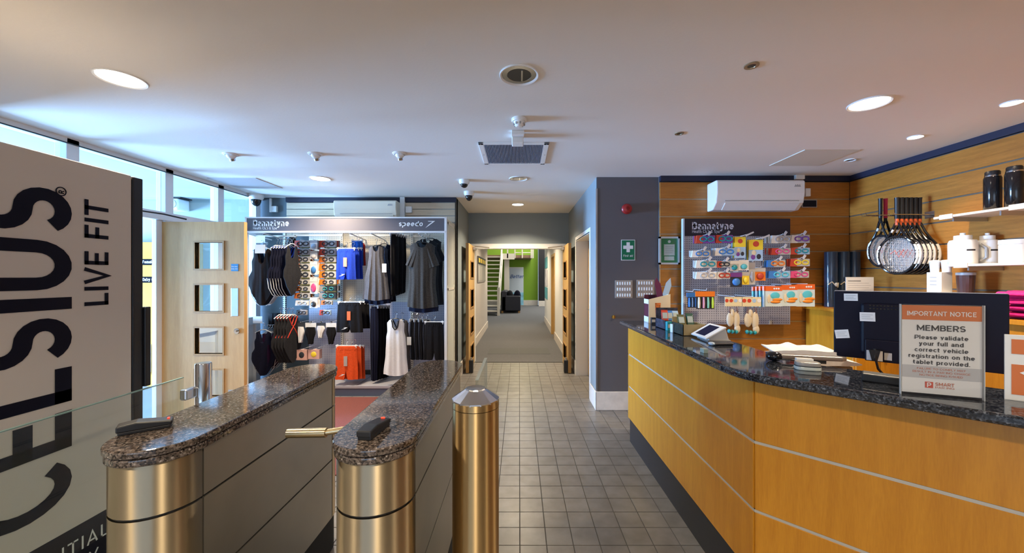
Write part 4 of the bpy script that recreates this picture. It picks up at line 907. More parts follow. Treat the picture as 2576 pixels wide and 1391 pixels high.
for k in range(5): swimsuit(706+k*7.5, 4.84+0.012*k, 796, 912, 50, 'sideways dark swimsuit with coral crossed straps, %s from the left' % NTH[k], F_grey2, 'coral strapped swimsuits', rz=math.radians(70), straps=F_coral, seed=120+k, depth=0.025, hm=tagwhite, lining=False)
one('folded_swimsuit', cloth(0.20, 0.20, [(0, 0.9), (1, 0.9)], None, None, 0.06, 0.004, 3, 3), F_black, 'black swim shorts with red tag hanging above the coral straps', 'shorts', base=(0, 0, 0)).location = (PX(693, 5.1), 5.1, PZ(825, 5.1))
# ---------------- goggle packs on hooks
ORD = ['top', 'second', 'third', 'fourth', 'fifth', 'sixth', 'seventh', 'eighth', 'ninth', 'tenth']
pk_or = mat('pack_orange', (0.80, 0.20, 0.02), 0.4); pk_red = mat('pack_red', (0.55, 0.06, 0.03), 0.4); pk_grey = mat('pack_grey', (0.36, 0.34, 0.35), 0.3); pk_pale = mat('pack_pale', (0.50, 0.48, 0.45), 0.3)
pk_dark = mat('pack_dark', (0.03, 0.035, 0.045), 0.3); pk_green = mat('pack_olive', (0.10, 0.10, 0.03), 0.4); pk_white = mat('pack_white', (0.76, 0.75, 0.72), 0.35); pk_blue = mat('pack_blue', (0.05, 0.20, 0.52), 0.35)
pk_ltblue = mat('pack_light_blue', (0.36, 0.52, 0.72), 0.35); pk_pink = mat('pack_pink', (0.75, 0.08, 0.25), 0.4); pk_yel = mat('pack_yellow', (0.85, 0.62, 0.04), 0.4); pk_cyan = mat('pack_cyan', (0.10, 0.50, 0.58), 0.4); pk_cream = mat('pack_cream', (0.72, 0.62, 0.44), 0.5)
pk_purple = mat('pack_purple', (0.20, 0.06, 0.32), 0.35); pk_teal = mat('pack_teal', (0.02, 0.28, 0.32), 0.35)
def lens_pair(w, h, y, zc, r):
    mb = MB()
    for sx in (-1, 1): mb.tube([(sx*w*0.25*1.0+w*0.08+r*1.5*math.cos(a*math.pi/6), y, zc+r*math.sin(a*math.pi/6)) for a in range(12)], r*0.32, 6, True)
    return mb
BEH = ['first ', 'second ', 'third ']
def gpack(x0, x1, y0, y1, Y, label, group, hm, bm_, lm, nb=0, behind=None, rz=-0.10, hfrac=0.34, unit=None, vertical=False, bm2=None, hook=True, cat='goggles', name='goggle_pack', lens=True):
    z0, z1 = PZ(y1, Y), PZ(y0, Y); w = (x1-x0)*Y/F; h = z1-z0; cx = PX((x0+x1)/2, Y)
    t = thing(name, label, cat, (cx, Y, z0), rz, group)
    if vertical:
        build('card', MB().box(-w/2, w/2, 0, 0.004, 0, h), bm_, t, local=True)
        build('header', MB().box(-w/2, w/2, -0.002, 0.006, h*(1-hfrac), h), hm, t, local=True)
        if lens: build('content', MB().ellipsoid((0, -0.004, h*0.36), w*0.34, 0.014, h*0.26), lm, t, True, local=True)
    else:
        build('tray', MB().box(-w/2+w*hfrac, w/2, 0, 0.03, 0, h), bm_, t, local=True, bevel=0.006)
        build('header', MB().prism([(-w/2, 0), (-w/2+w*hfrac, 0), (-w/2+w*hfrac*1.1, h), (-w/2+w*0.05, h)], 0, 0.032, Matrix(((1,0,0,0),(0,0,1,0),(0,1,0,0),(0,0,0,1)))), hm, t, local=True)
        if lens: build('goggles', lens_pair(w*0.75, h, -0.003, h*0.52, h*0.27), lm, t, True, local=True)
        if bm2: build('base_strip', MB().box(-w/2+w*hfrac, w/2, -0.001, 0.034, -0.012, 0.004), bm2, t, local=True)
    for k in range(nb):
        o = one(name, MB().box(-w/2, w/2, 0, 0.012, 0, h*0.96), bm_ if k % 2 else hm, BEH[k]+behind, cat, group, base=(0, 0, 0), bevel=0.003)
        o.location = (cx+0.006*(k+1), Y+0.05+0.036*k, z0+0.004*(k+1)); o.rotation_euler[2] = rz
    if hook and unit is not None:
        build('hook', MB().tube([(cx, Y+0.30, z1+0.004), (cx, Y-0.012, z1+0.006), (cx, Y-0.022, z1+0.016)], 0.0028, 6), white_pl, unit, True)
    return t
rows1 = [(605, 622), (626, 642), (645, 660), (663, 680), (682, 699), (703, 716), (720, 733), (737, 751)]
for i, (a, c) in enumerate(rows1):
    gpack(738, 780, a, c, 4.96, 'goggle pack in the %s row of the left goggle column' % ORD[i], 'goggle packs on the clothing unit', pk_red if i < 2 else pk_or, pk_grey if i < 2 else pk_pale, pk_dark, 2, 'goggle pack hanging behind the %s row front pack, left goggle column' % ORD[i], bm2=pk_green, unit=ut)
for i, (a, c) in enumerate(rows1):
    hm_, lm_ = (pk_red, pk_dark) if i < 2 else ((pk_or, pk_dark) if i < 6 else (pk_grey, pk_teal))
    gpack(800, 846, a, c, 4.97, 'goggle pack in the %s row of the right goggle column' % ORD[i], 'goggle packs on the clothing unit', hm_, pk_grey if i < 2 else (pk_pale if i < 6 else pk_dark), lm_, 2, 'goggle pack hanging behind the %s row front pack, right goggle column' % ORD[i], bm2=pk_green, unit=ut)
for i, (a, c, m1, m2) in enumerate(((604, 628, pk_ltblue, pk_grey), (631, 652, pk_white, pk_pale), (657, 691, pk_blue, pk_white), (697, 739, pk_pink, pk_white), (748, 775, pk_dark, pk_white))):
    gpack(779, 799, a, c, 4.94, 'narrow swim cap pack, %s from top, between the two goggle columns' % ORD[i], 'swim cap packs', m2, pk_white, m1, 1, 'swim cap pack hanging behind the %s narrow pack' % ORD[i], vertical=True, hfrac=0.28, unit=ut, cat='swim cap', name='swim_cap_pack')
for i, (x0, x1, a, c, hm_, bm_, lm_, s) in enumerate(((741, 776, 756, 769, pk_white, pk_white, pk_pale, 'white goggle case on the shelf line below the left goggle column'), (806, 836, 756, 767, pk_or, pk_pale, pk_dark, 'pale goggle pack just below the right goggle column'), (744, 772, 780, 793, pk_dark, pk_grey, pk_dark, 'dark goggle pack above the white gloves'), (802, 832, 780, 793, pk_red, pk_ltblue, pk_dark, 'light blue goggle pack left of the black shorts'))):
    gpack(x0, x1, a, c, 4.93, s, 'lower goggle packs', hm_, bm_, lm_, unit=ut)
for i, (x0, x1, a, c, m_, s) in enumerate(((748, 766, 812, 862, F_white, 'white sports glove pack left of the other glove packs'), (768, 795, 812, 866, F_black, 'black sports glove pack beside the white one'), (796, 818, 812, 850, F_white, 'white wrist band pack with square label'), (820, 846, 812, 866, F_black, 'black sports glove pack next to the black shorts'))):
    Y = 4.92; z0, z1 = PZ(c, Y), PZ(a, Y); w = (x1-x0)*Y/F; h = z1-z0
    t = thing('glove_pack', s, 'gloves', (PX((x0+x1)/2, Y), Y, z0), 0, 'sports glove packs')
    build('header_card', MB().box(-w/2, w/2, 0, 0.004, h*0.78, h), pk_white if i % 2 else pk_dark, t, local=True)
    build('glove', cloth(w*0.95, h*0.8, [(0, 0.8), (0.4, 1.0), (1, 0.6)], None, [(-1, 0.06), (-0.4, 0), (0, 0.03), (0.4, 0), (1, 0.05)], 0.05, 0.004, 3, 130+i, 14, 12), m_, t, True, local=True)
    build('hang_tab', MB().box(-0.012, 0.012, -0.001, 0.004, h, h+0.02), pk_dark, t, local=True)
    build('hook', MB().tube([(PX((x0+x1)/2, Y), Y+0.36, z1+0.01), (PX((x0+x1)/2, Y), Y-0.012, z1+0.01)], 0.0028, 6), white_pl, ut, True)
for i, (x0, x1, a, c, s) in enumerate(((745, 772, 880, 906, 'pink boxed goggles on the lowest hook, left'), (775, 803, 880, 903, 'pink and yellow boxed goggles on the lowest hook, right'))):
    Y = 4.93; z0, z1 = PZ(c, Y), PZ(a, Y); w = (x1-x0)*Y/F; h = z1-z0
    t = thing('goggle_box', s, 'goggles', (PX((x0+x1)/2, Y), Y, z0), 0, 'pink goggle boxes')
    build('box', MB().box(-w/2, w/2, 0, 0.07, 0, h), mat('salmon_card', (0.62, 0.36, 0.30), 0.5), t, local=True)
    build('window', MB().ellipsoid((0, 0, h*0.5), w*0.25, 0.006, h*0.3), pk_dark if i == 0 else pk_yel, t, True, local=True)
    build('hook', MB().tube([(PX((x0+x1)/2, Y), Y+0.36, z1+0.006), (PX((x0+x1)/2, Y), Y-0.01, z1+0.006)], 0.0028, 6), white_pl, ut, True)
for i, (x, y, s) in enumerate(((655, 605, 'blank price card hanging above the front swimsuit'), (648, 807, 'white price card clipped above the lower navy swimsuit'))):
    t = one('price_card', MB().box(-0.06, 0.06, 0, 0.003, 0, 0.09), tagwhite, s, 'price card', base=(0, 0, 0)); t.location = (PX(x, 4.95), 4.95, PZ(y+6, 4.95))
# red-brown mat and wall fittings
one('entrance_mat', MB().box(-3.3, -0.95, 2.85, 4.70, 0.0005, 0.009), mat('red_brown_carpet', (0.17, 0.045, 0.035), 0.9, var=0.2, vscale=150, bump=0.4, bscale=400), 'reddish brown mat on the floor before the clothing unit', 'mat', bevel=0.003)
def air_con(x0, x1, z0, z1, yw, dp, label, mtl, slit=True):
    t = thing('air_conditioner', label, 'air conditioner', ((x0+x1)/2, yw, z0), 0, 'wall air conditioners')
    prof = [(yw, z0), (yw-dp*0.55, z0), (yw-dp*0.9, z0+(z1-z0)*0.22), (yw-dp, z0+(z1-z0)*0.55), (yw-dp, z1-0.02), (yw-dp*0.93, z1), (yw, z1)]
    Mx = Matrix(((0,0,1,0),(1,0,0,0),(0,1,0,0),(0,0,0,1)))
    build('body', MB().prism(prof, x0, x1, Mx), mtl, t, bevel=0.012, seg=3)
    build('louvre', MB().prism([(yw-dp*0.57, z0-0.002), (yw-dp*0.92, z0+(z1-z0)*0.20), (yw-dp*0.90, z0+(z1-z0)*0.22), (yw-dp*0.55, z0+0.006)], x0+0.10, x1-0.05, Mx), mtl, t)
    build('louvre_gap', MB().box(x0+0.09, x1-0.06, yw-dp*0.96, yw-dp*0.90, z0+(z1-z0)*0.27, z0+(z1-z0)*0.29), grey_pl, t)
    build('logo_mark', MB().prism([(-0.035, 0), (-0.02, 0.028), (-0.008, 0.01), (0.0, 0.03), (0.014, 0.01), (0.024, 0.028), (0.036, 0)], 0, 0.001, frame((x1-0.085, yw-dp-0.001, z1-0.075), (1,0,0), (0,0,1))), grey_pl, t)
    return t
air_con(PX(837, 5.16), PX(996, 5.16), 2.30, PZ(503, 5.16), 5.372, 0.20, 'cream wall air conditioner above the clothing unit', mat('cream_plastic', (0.74, 0.70, 0.58), 0.4))
one('cable_trunking', MB().box(PX(1004, 5.3), PX(1016, 5.3), 5.33, 5.372, 2.2, CEIL), white_pl, 'white vertical cable trunking beside the cream air conditioner', 'trunking', bevel=0.003)
one('isolator_switch', MB().box(PX(1018, 5.3), PX(1034, 5.3), 5.33, 5.372, PZ(534, 5.3), PZ(518, 5.3)), white_pl, 'white isolator switch right of the cream air conditioner', 'switch', bevel=0.006)
one('cable_trunking', MB().box(PX(675, 5.35), PX(680, 5.35), 5.37, 5.39, PZ(533, 5.35), PZ(498, 5.35)), white_pl, 'thin white cable trunking left above the clothing unit header', 'trunking', bevel=0.002)
one('isolator_switch', MB().box(PX(681, 5.35), PX(695, 5.35), 5.35, 5.39, PZ(533, 5.35), PZ(518, 5.35)), white_pl, 'white isolator switch at the left end above the header', 'switch', bevel=0.005)
# ================================================================ column and oak wall fittings
CYF = 4.268
t = thing('first_aid_sign', 'green first aid sign with white cross on the dark column', 'sign', (PX(1580, CYF), CYF, PZ(655, CYF)))
sgreen = mat('sign_green', (0.0, 0.16, 0.07), 0.4)
build('border', MB().box(PX(1562.5, CYF), PX(1597.5, CYF), CYF-0.003, CYF, PZ(655, CYF), PZ(603, CYF)), white_pl, t)
build('plate', MB().box(PX(1564, CYF), PX(1596, CYF), CYF-0.0036, CYF-0.002, PZ(653.5, CYF), PZ(604.5, CYF)), sgreen, t)
a = 0.036; cxs, czs = PX(1580, CYF), PZ(622, CYF); w_ = 0.019
build('cross', MB().box(cxs-w_, cxs+w_, CYF-0.0042, CYF-0.003, czs-0.056, czs+0.056).box(cxs-0.056, cxs-w_, CYF-0.0042, CYF-0.003, czs-w_, czs+w_).box(cxs+w_, cxs+0.056, CYF-0.0042, CYF-0.003, czs-w_, czs+w_), white_pl, t)
build('lettering', txt('First aid', 0.034, frame((cxs, CYF-0.004, PZ(646, CYF)), (1,0,0), (0,0,1)), 0.0006, 'CENTER'), white_pl, t)
t = thing('alarm_sounder', 'round red fire alarm sounder high on the dark column', 'alarm', (PX(1576, CYF), CYF, PZ(538, CYF)))
c0 = Vector((PX(1576, CYF), CYF, PZ(526, CYF)))
Mx = Matrix.Translation(c0) @ Matrix.Rotation(math.pi/2, 4, 'X')
redp = mat('alarm_red', (0.30, 0.012, 0.010), 0.4)
build('base', MB().lathe([(0.058, 0), (0.058, 0.02), (0.05, 0.03)], Mx, 28), redp, t, True)
build('horn', MB().lathe([(0.05, 0.03), (0.044, 0.055), (0.02, 0.062), (0.018, 0.05), (1e-6, 0.05)], Mx, 28), redp, t, True)
for s, (xa, xb, ya, yb) in (('left', (1547, 1591, 705, 750)), ('right', (1601, 1646, 704, 749))):
    t = thing('switch_plate', '%s steel grid switch plate with three rows of rockers on the column' % s, 'light switch', (PX((xa+xb)/2, CYF), CYF, PZ(yb, CYF)), 0, 'grid switch plates')
    X0, X1, Z0, Z1 = PX(xa, CYF), PX(xb, CYF), PZ(yb, CYF), PZ(ya, CYF)
    build('plate', MB().box(X0, X1, CYF-0.006, CYF, Z0, Z1), mat('satin_nickel', (0.42, 0.40, 0.38), 0.4, 0.5), t, bevel=0.005)
    for r_ in range(3):
        for k in range(6):
            xk = X0+0.03+k*(X1-X0-0.06)/5; zk = Z0+0.035+r_*(Z1-Z0-0.07)/2
            build('rocker', MB().box(xk-0.008, xk+0.008, CYF-0.013, CYF-0.005, zk-0.018, zk+0.018), white_pl, t, bevel=0.002, seg=1)
t = thing('brass_lock', 'small brass key lock low on the dark column', 'lock', (PX(1543, CYF), CYF, PZ(801, CYF)))
build('escutcheon', MB().cyl((PX(1543, CYF), CYF, PZ(797, CYF)), (PX(1543, CYF), CYF-0.012, PZ(797, CYF)), 0.02, 20), mat('brass', (0.55, 0.36, 0.10), 0.25, 1.0), t, True)
build('key', MB().box(PX(1543, CYF)-0.003, PX(1543, CYF)+0.003, CYF-0.04, CYF-0.012, PZ(801, CYF), PZ(793, CYF)), MATS['brass'], t)
WY = 4.23
t = thing('framed_certificate', 'framed green and white certificate on the oak wall', 'picture frame', (PX(1685, WY), WY, PZ(665, WY)))
X0, X1, Z0, Z1 = PX(1659, 4.2), PX(1711, 4.2), PZ(665, 4.2), PZ(595, 4.2)
fm = MB().box(X0, X1, 4.205, WY, Z0, Z0+0.02).box(X0, X1, 4.205, WY, Z1-0.02, Z1).box(X0, X0+0.02, 4.205, WY, Z0, Z1).box(X1-0.02, X1, 4.205, WY, Z0, Z1)
build('frame', fm, mat('silver_frame', (0.60, 0.60, 0.58), 0.35, 0.4), t)
build('mount', MB().box(X0+0.018, X1-0.018, 4.215, WY, Z0+0.018, Z1-0.018), mat('certificate_green', (0.05, 0.26, 0.10), 0.5), t)
build('paper', MB().box(X0+0.055, X1-0.055, 4.2135, 4.2155, Z0+0.10, Z1-0.085), pk_white, t)
build('seal', MB().cyl(((X0+X1)/2, 4.2145, Z1-0.055), ((X0+X1)/2, 4.213, Z1-0.055), 0.016, 16), pk_white, t)
build('panel', MB().box(X0+0.06, X1-0.06, 4.2135, 4.2155, Z0+0.045, Z0+0.09), pk_white, t)
for k in range(4): build('text_line', MB().box(X0+0.07, X1-0.07-0.01*(k % 2), 4.2128, 4.2136, Z1-0.115-k*0.022, Z1-0.111-k*0.022), grey_pl, t)
build('glass', MB().box(X0+0.018, X1-0.018, 4.208, 4.21, Z0+0.018, Z1-0.018), glass_m, t)
air_con(PX(1803, 4.02), PX(2026, 4.02), PZ(525, 4.02), PZ(452, 4.02), WY-0.001, 0.21, 'white wall air conditioner on the oak wall above the accessories board', white_pl)
one('cable_trunking', MB().box(PX(1998, 4.2), PX(2020, 4.2), 4.17, 4.205, PZ(452, 4.2), CEIL), white_pl, 'short white trunking above the white air conditioner', 'trunking', bevel=0.003)
one('isolator_switch', MB().box(PX(2026, 4.2), PX(2038, 4.2), 4.19, WY-0.001, PZ(494, 4.2), PZ(474, 4.2)), white_pl, 'white isolator switch right of the white air conditioner', 'switch', bevel=0.004)
t = thing('wall_controller', 'small dark wall controller panel at the lower right of the air conditioner', 'controller', (PX(2040, 4.2), WY, PZ(521, 4.2)))
build('frame', MB().box(PX(2020, 4.2), PX(2058, 4.2), 4.215, WY-0.001, PZ(521, 4.2), PZ(502, 4.2)), grey_pl, t)
build('screen', MB().box(PX(2022, 4.2), PX(2056, 4.2), 4.212, 4.216, PZ(519.5, 4.2), PZ(503.5, 4.2)), navy_p, t)
# ================================================================ accessories board
PB = 4.14
bt_ = thing('accessories_board', 'grey pegboard with dark header board mounted on the oak wall', 'pegboard', (PX(1852, PB), 4.2, PZ(815, PB)))
peg_grey = pegmat('grey_pegboard', (0.50, 0.48, 0.50), (0.16, 0.15, 0.18), 0.0247, 'y', 0.5, 0.23)
hb = build('header_board', MB().box(PX(1721, PB), PX(1988, PB), PB, PB+0.02, PZ(594, PB), PZ(550, PB)), mat('dark_aubergine', (0.020, 0.016, 0.028), 0.45), bt_)
build('peg_panel', MB().box(PX(1721, PB), PX(1988, PB), PB, PB+0.02, PZ(816, PB), PZ(594, PB)), peg_grey, bt_)
build('side_rail', MB().box(PX(1717, PB), PX(1721, PB), PB-0.01, PB+0.03, PZ(816, PB), PZ(550, PB)), mat('pale_blue_metal', (0.55, 0.66, 0.76), 0.4), bt_)
for x in (1760, 1950): build('wall_bracket', MB().box(PX(x, PB)-0.02, PX(x, PB)+0.02, PB+0.02, WY-0.001, 1.2, 2.0), alu, bt_)
build('lettering', txt('Bannatyne', 0.112, fr1(1741, 577, PB), 0.002, stroke=0.19, width=0.455, res=6), mat('pale_lettering', (0.62, 0.60, 0.66), 0.5), hb)
build('lettering', txt('Health Club & Spa', 0.046, fr1(1741, 586, PB), 0.0006, width=0.30), MATS['pale_lettering'], hb)
build('label_tab', MB().box(PX(1935, PB), PX(1941, PB), PB-0.002, PB, PZ(816, PB), PZ(806, PB)), pk_cream, bt_)
AY = 3.90
GG = 'goggle packs on the accessories board'
LW = ['top', 'second', 'third', 'fourth']
def flag(x, y, Y, tilt=0.5):
    build('price_flag', MB().box(-0.018, 0.018, -0.003, 0.003, 0.0, 0.05, Matrix.Translation((PX(x, Y), Y-0.03, PZ(y, Y))) @ Matrix.Rotation(tilt, 4, 'Y')), clear_pl if False else mat('translucent_flag', (0.62, 0.62, 0.66), 0.2), bt_)
spec = [
 (1752, 1799, 592, 612, pk_red, pk_purple, pk_teal, 'red and purple goggle pack, left of the pair in the top row', 2),
 (1801, 1844, 591, 611, pk_red, pk_purple, pk_teal, 'red and purple goggle pack, right of the pair in the top row', 2),
 (1741, 1787, 630, 647, pk_white, pk_pale, pk_blue, 'white goggle pack with dark blue goggles below the red packs', 2),
 (1799, 1849, 624, 643, pk_white, pk_ltblue, pk_blue, 'light blue goggle pack with dark blue goggles beside the yellow cards', 2),
 (1751, 1803, 655, 674, pk_white, pk_pale, pk_teal, 'white goggle pack with mint goggles in the third left row', 2),
 (1804, 1836, 657, 673, pk_red, pk_pale, pk_dark, 'pale goggle pack with dark goggles in the third left row', 1),
 (1751, 1803, 684, 702, pk_white, pk_white, pk_pale, 'plain white goggle pack in the lowest left row', 2),
 (1804, 1837, 684, 702, pk_white, pk_pale, pk_red, 'pale goggle pack with red goggles in the lowest left row', 1),
 (1941, 1990, 592, 612, pk_white, pk_pale, pk_grey, 'white goggle pack, left of the pair in the top right row', 3),
 (1991, 2037, 591, 611, pk_white, pk_pale, pk_purple, 'white goggle pack with mauve strap in the top right corner', 1),
 (1941, 1989, 624, 641, pk_red, pk_pale, pk_pink, 'goggle pack with pink goggles in the second right row', 3),
 (1990, 2037, 623, 640, pk_red, pk_ltblue, pk_teal, 'goggle pack with green goggles in the second right row', 1),
 (1931, 1976, 654, 672, pk_blue, pk_pale, pk_or, 'goggle pack with orange goggles, left in the third right row', 2),
 (1988, 2037, 651, 670, pk_red, pk_pale, pk_yel, 'goggle pack with amber goggles, right in the third right row', 2),
 (1935, 1988, 682, 700, pk_blue, pk_ltblue, pk_cyan, 'blue goggle pack with aqua goggles in the lowest right row', 2),
 (1989, 2035, 682, 699, pk_pink, pk_pale, pk_pink, 'goggle pack with magenta goggles in the lowest right row', 1)]
for x0, x1, y0, y1, hm_, bm_, lm_, lb, nb in spec:
    gpack(x0, x1, y0, y1, AY, lb, GG, hm_, bm_, lm_, nb, 'pack behind the '+' '.join(lb.split()[:12]), unit=bt_, rz=-0.06)
    build('price_flag', MB().box(-0.012, 0.012, -0.003, 0.001, 0.0, 0.045, Matrix.Translation((PX((x0+x1)/2+3, AY), AY-0.024, PZ(y0, AY))) @ Matrix.Rotation(0.6, 4, 'Y')), mat('translucent_flag', (0.62, 0.62, 0.66), 0.2), bt_)
for x0, x1, y0, y1, s in ((1849, 1875, 596, 649, 'left'), (1885, 1918, 603, 656, 'right')):
    z0, z1 = PZ(y1, AY), PZ(y0, AY); w = (x1-x0)*AY/F; h = z1-z0; X = PX((x0+x1)/2, AY)
    t = thing('armband_card', '%s tall yellow and pale blue swim toy card in the middle of the board' % s, 'swim toy', (X, AY, z0), -0.12, 'yellow swim toy cards')
    build('card', MB().box(-w/2, w/2, 0, 0.01, 0, h), pk_ltblue, t, local=True)
    build('yellow_header', MB().box(-w/2-0.0005, w/2+0.0005, -0.0015, 0.0105, h*0.52, h), pk_yel, t, local=True)
    build('badge', MB().cyl((0, -0.0015, h*0.8), (0, -0.003, h*0.8), w*0.22, 18), pk_red, t, local=True)
    for k, (u, v, c_) in enumerate(((-0.15, 0.38, pk_cream), (0.2, 0.2, pk_dark), (-0.2, 0.18, pk_purple))): build('picture', MB().ellipsoid((u*w, -0.001, v*h), w*0.16, 0.002, w*0.2), c_, t, True, local=True)
    for k in range(2):
        o = one('armband_card', MB().box(-w/2, w/2, 0, 0.008, 0, h), pk_ltblue if k else pk_yel, '%s swim toy card hanging behind the %s tall yellow card' % (NTH[k], s), 'swim toy', 'yellow swim toy cards', base=(0, 0, 0)); o.location = (X+0.006*(k+1), AY+0.04+0.035*k, z0+0.004); o.rotation_euler[2] = -0.12
    build('hook', MB().tube([(X, PB, z1+0.006), (X, AY-0.03, z1+0.008), (X+0.05, AY-0.045, z1+0.022)], 0.003, 6), white_pl, bt_, True)
    build('price_flag', MB().box(-0.008, 0.008, 0, 0.002, 0, 0.09, Matrix.Translation((X+0.03, AY-0.046, z1+0.008)) @ Matrix.Rotation(1.15, 4, 'Y')), MATS['translucent_flag'], bt_)
mid = [(1837, 1858, 656, 682, pk_white, pk_pale, pk_teal, 'left nose clip card below the yellow swim toy cards'), (1859, 1883, 654, 680, pk_white, pk_white, pk_cyan, 'right nose clip card below the yellow swim toy cards'),
       (1838, 1866, 686, 722, pk_purple, pk_dark, pk_blue, 'bag of navy ear plugs hanging below the nose clip cards'), (1867, 1884, 684, 716, pk_pale, pk_yel, pk_yel, 'small yellow ear plug bag beside the navy bag'),
       (1899, 1925, 674, 706, pk_pale, pk_or, pk_red, 'small orange pack right of the clear empty hooks'), (1884, 1899, 660, 716, pk_grey, pk_pale, pk_grey, 'narrow grey strap pack beside the small orange pack')]
for x0, x1, y0, y1, hm_, bm_, lm_, lb in mid:
    gpack(x0, x1, y0, y1, 3.92, lb, 'small packs in the middle of the board', hm_, bm_, lm_, vertical=True, hfrac=0.3, unit=bt_, cat='swim accessory', name='accessory_pack')
# dive sticks
for s, x0, x1, y0, y1, Y, cols in (('orange headed pack of four bright dive sticks at the lower left of the board', 1752, 1797, 735, 777, 3.88, (pk_cream, mat('pack_lilac_pink', (0.70, 0.36, 0.52), 0.4), mat('pack_mint', (0.25, 0.62, 0.46), 0.4), mat('pack_lime', (0.52, 0.72, 0.05), 0.4))), ('dark blue pack of dive sticks behind the bright one', 1730, 1752, 738, 774, 3.98, (pk_blue, pk_ltblue, pk_blue))):
    z0, z1 = PZ(y1, Y), PZ(y0, Y); w = (x1-x0)*Y/F; h = z1-z0; X = PX((x0+x1)/2, Y)
    t = thing('dive_stick_pack', s, 'swim toy', (X, Y, z0), 0, 'dive stick packs')
    build('card', MB().box(-w/2, w/2, 0, 0.006, 0, h), pk_dark, t, local=True)
    build('header', MB().box(-w/2-0.01, w/2+0.004, -0.004, 0.007, h*0.74, h*1.05), pk_or if len(cols) > 3 else pk_blue, t, local=True)
    for k, c_ in enumerate(cols):
        xk = -w/2+w*(k+0.5)/len(cols)
        build('dive_stick', MB().tube([(xk, -0.008, 0.01), (xk, -0.010, h*0.35), (xk, -0.008, h*0.7)], [0.011, 0.013, 0.009], 8), c_, t, True, local=True)
    build('hook', MB().tube([(X, PB, z1+0.02), (X, Y-0.02, z1+0.02), (X, Y-0.03, z1+0.04)], 0.003, 6), white_pl, bt_, True)
# arm band packs
for i, (x0, x1, y0, y1, lb) in enumerate(((1926, 1967, 722, 771, 'left orange topped arm band pack at the lower right of the board'), (1968, 2005, 719, 770, 'middle orange topped arm band pack at the lower right of the board'), (2006, 2049, 717, 771, 'right orange topped arm band pack at the lower right of the board'))):
    Y = 3.86; z0, z1 = PZ(y1, Y), PZ(y0, Y); w = (x1-x0)*Y/F; h = z1-z0; X = PX((x0+x1)/2, Y)
    t = thing('armband_pack', lb, 'arm bands', (X, Y, z0), -0.05, 'orange topped arm band packs')
    build('card', MB().box(-w/2, w/2, 0, 0.02, 0, h*0.86), mat('pack_ice_blue', (0.58, 0.68, 0.70), 0.35), t, local=True)
    build('header', MB().box(-w/2, w/2, -0.002, 0.022, h*0.80, h*1.04), mat('pack_vermilion', (0.75, 0.13, 0.02), 0.4), t, local=True)
    build('cyan_panel', MB().ellipsoid((w*0.08, -0.001, h*0.56), w*0.28, 0.003, h*0.18), pk_cyan, t, True, local=True)
    for q in (-1, 1): build('arm_band', MB().ellipsoid((w*0.15+q*0.01, -0.004, h*(0.30+0.06*q)), w*0.30, 0.006, h*0.07), mat('band_orange', (0.80, 0.26, 0.03), 0.4), t, True, local=True)
    build('figure', MB().ellipsoid((-w*0.3, -0.002, h*0.4), w*0.10, 0.003, h*0.22), pk_cream, t, True, local=True)
    for q in (-1, 0, 1): build('lettering', MB().cyl((w*(0.15+0.13*q), -0.003, h*0.92), (w*(0.15+0.13*q), -0.004, h*0.92), w*0.055, 10), pk_white, t, local=True)
    build('hook', MB().tube([(X, PB, z1+0.012), (X, Y-0.02, z1+0.012)], 0.003, 6), white_pl, bt_, True)
for k in range(4):
    Y = 3.90+0.03*k; x = 1918-k*9
    o = one('armband_pack', MB().box(-0.08, 0.08, 0, 0.015, 0, 0.17), pk_cyan if k % 2 else pk_ltblue, '%s arm band pack edge behind the left orange topped pack' % NTH[k], 'arm bands', 'hidden arm band packs', base=(0, 0, 0), bevel=0.003)
    o.location = (PX(x, Y)+0.06, Y, PZ(772, Y)); o.rotation_euler[2] = 0.5
    h_ = build('header', MB().box(-0.08, 0.08, -0.001, 0.016, 0.17, 0.215), MATS['pack_vermilion'], o, local=True)
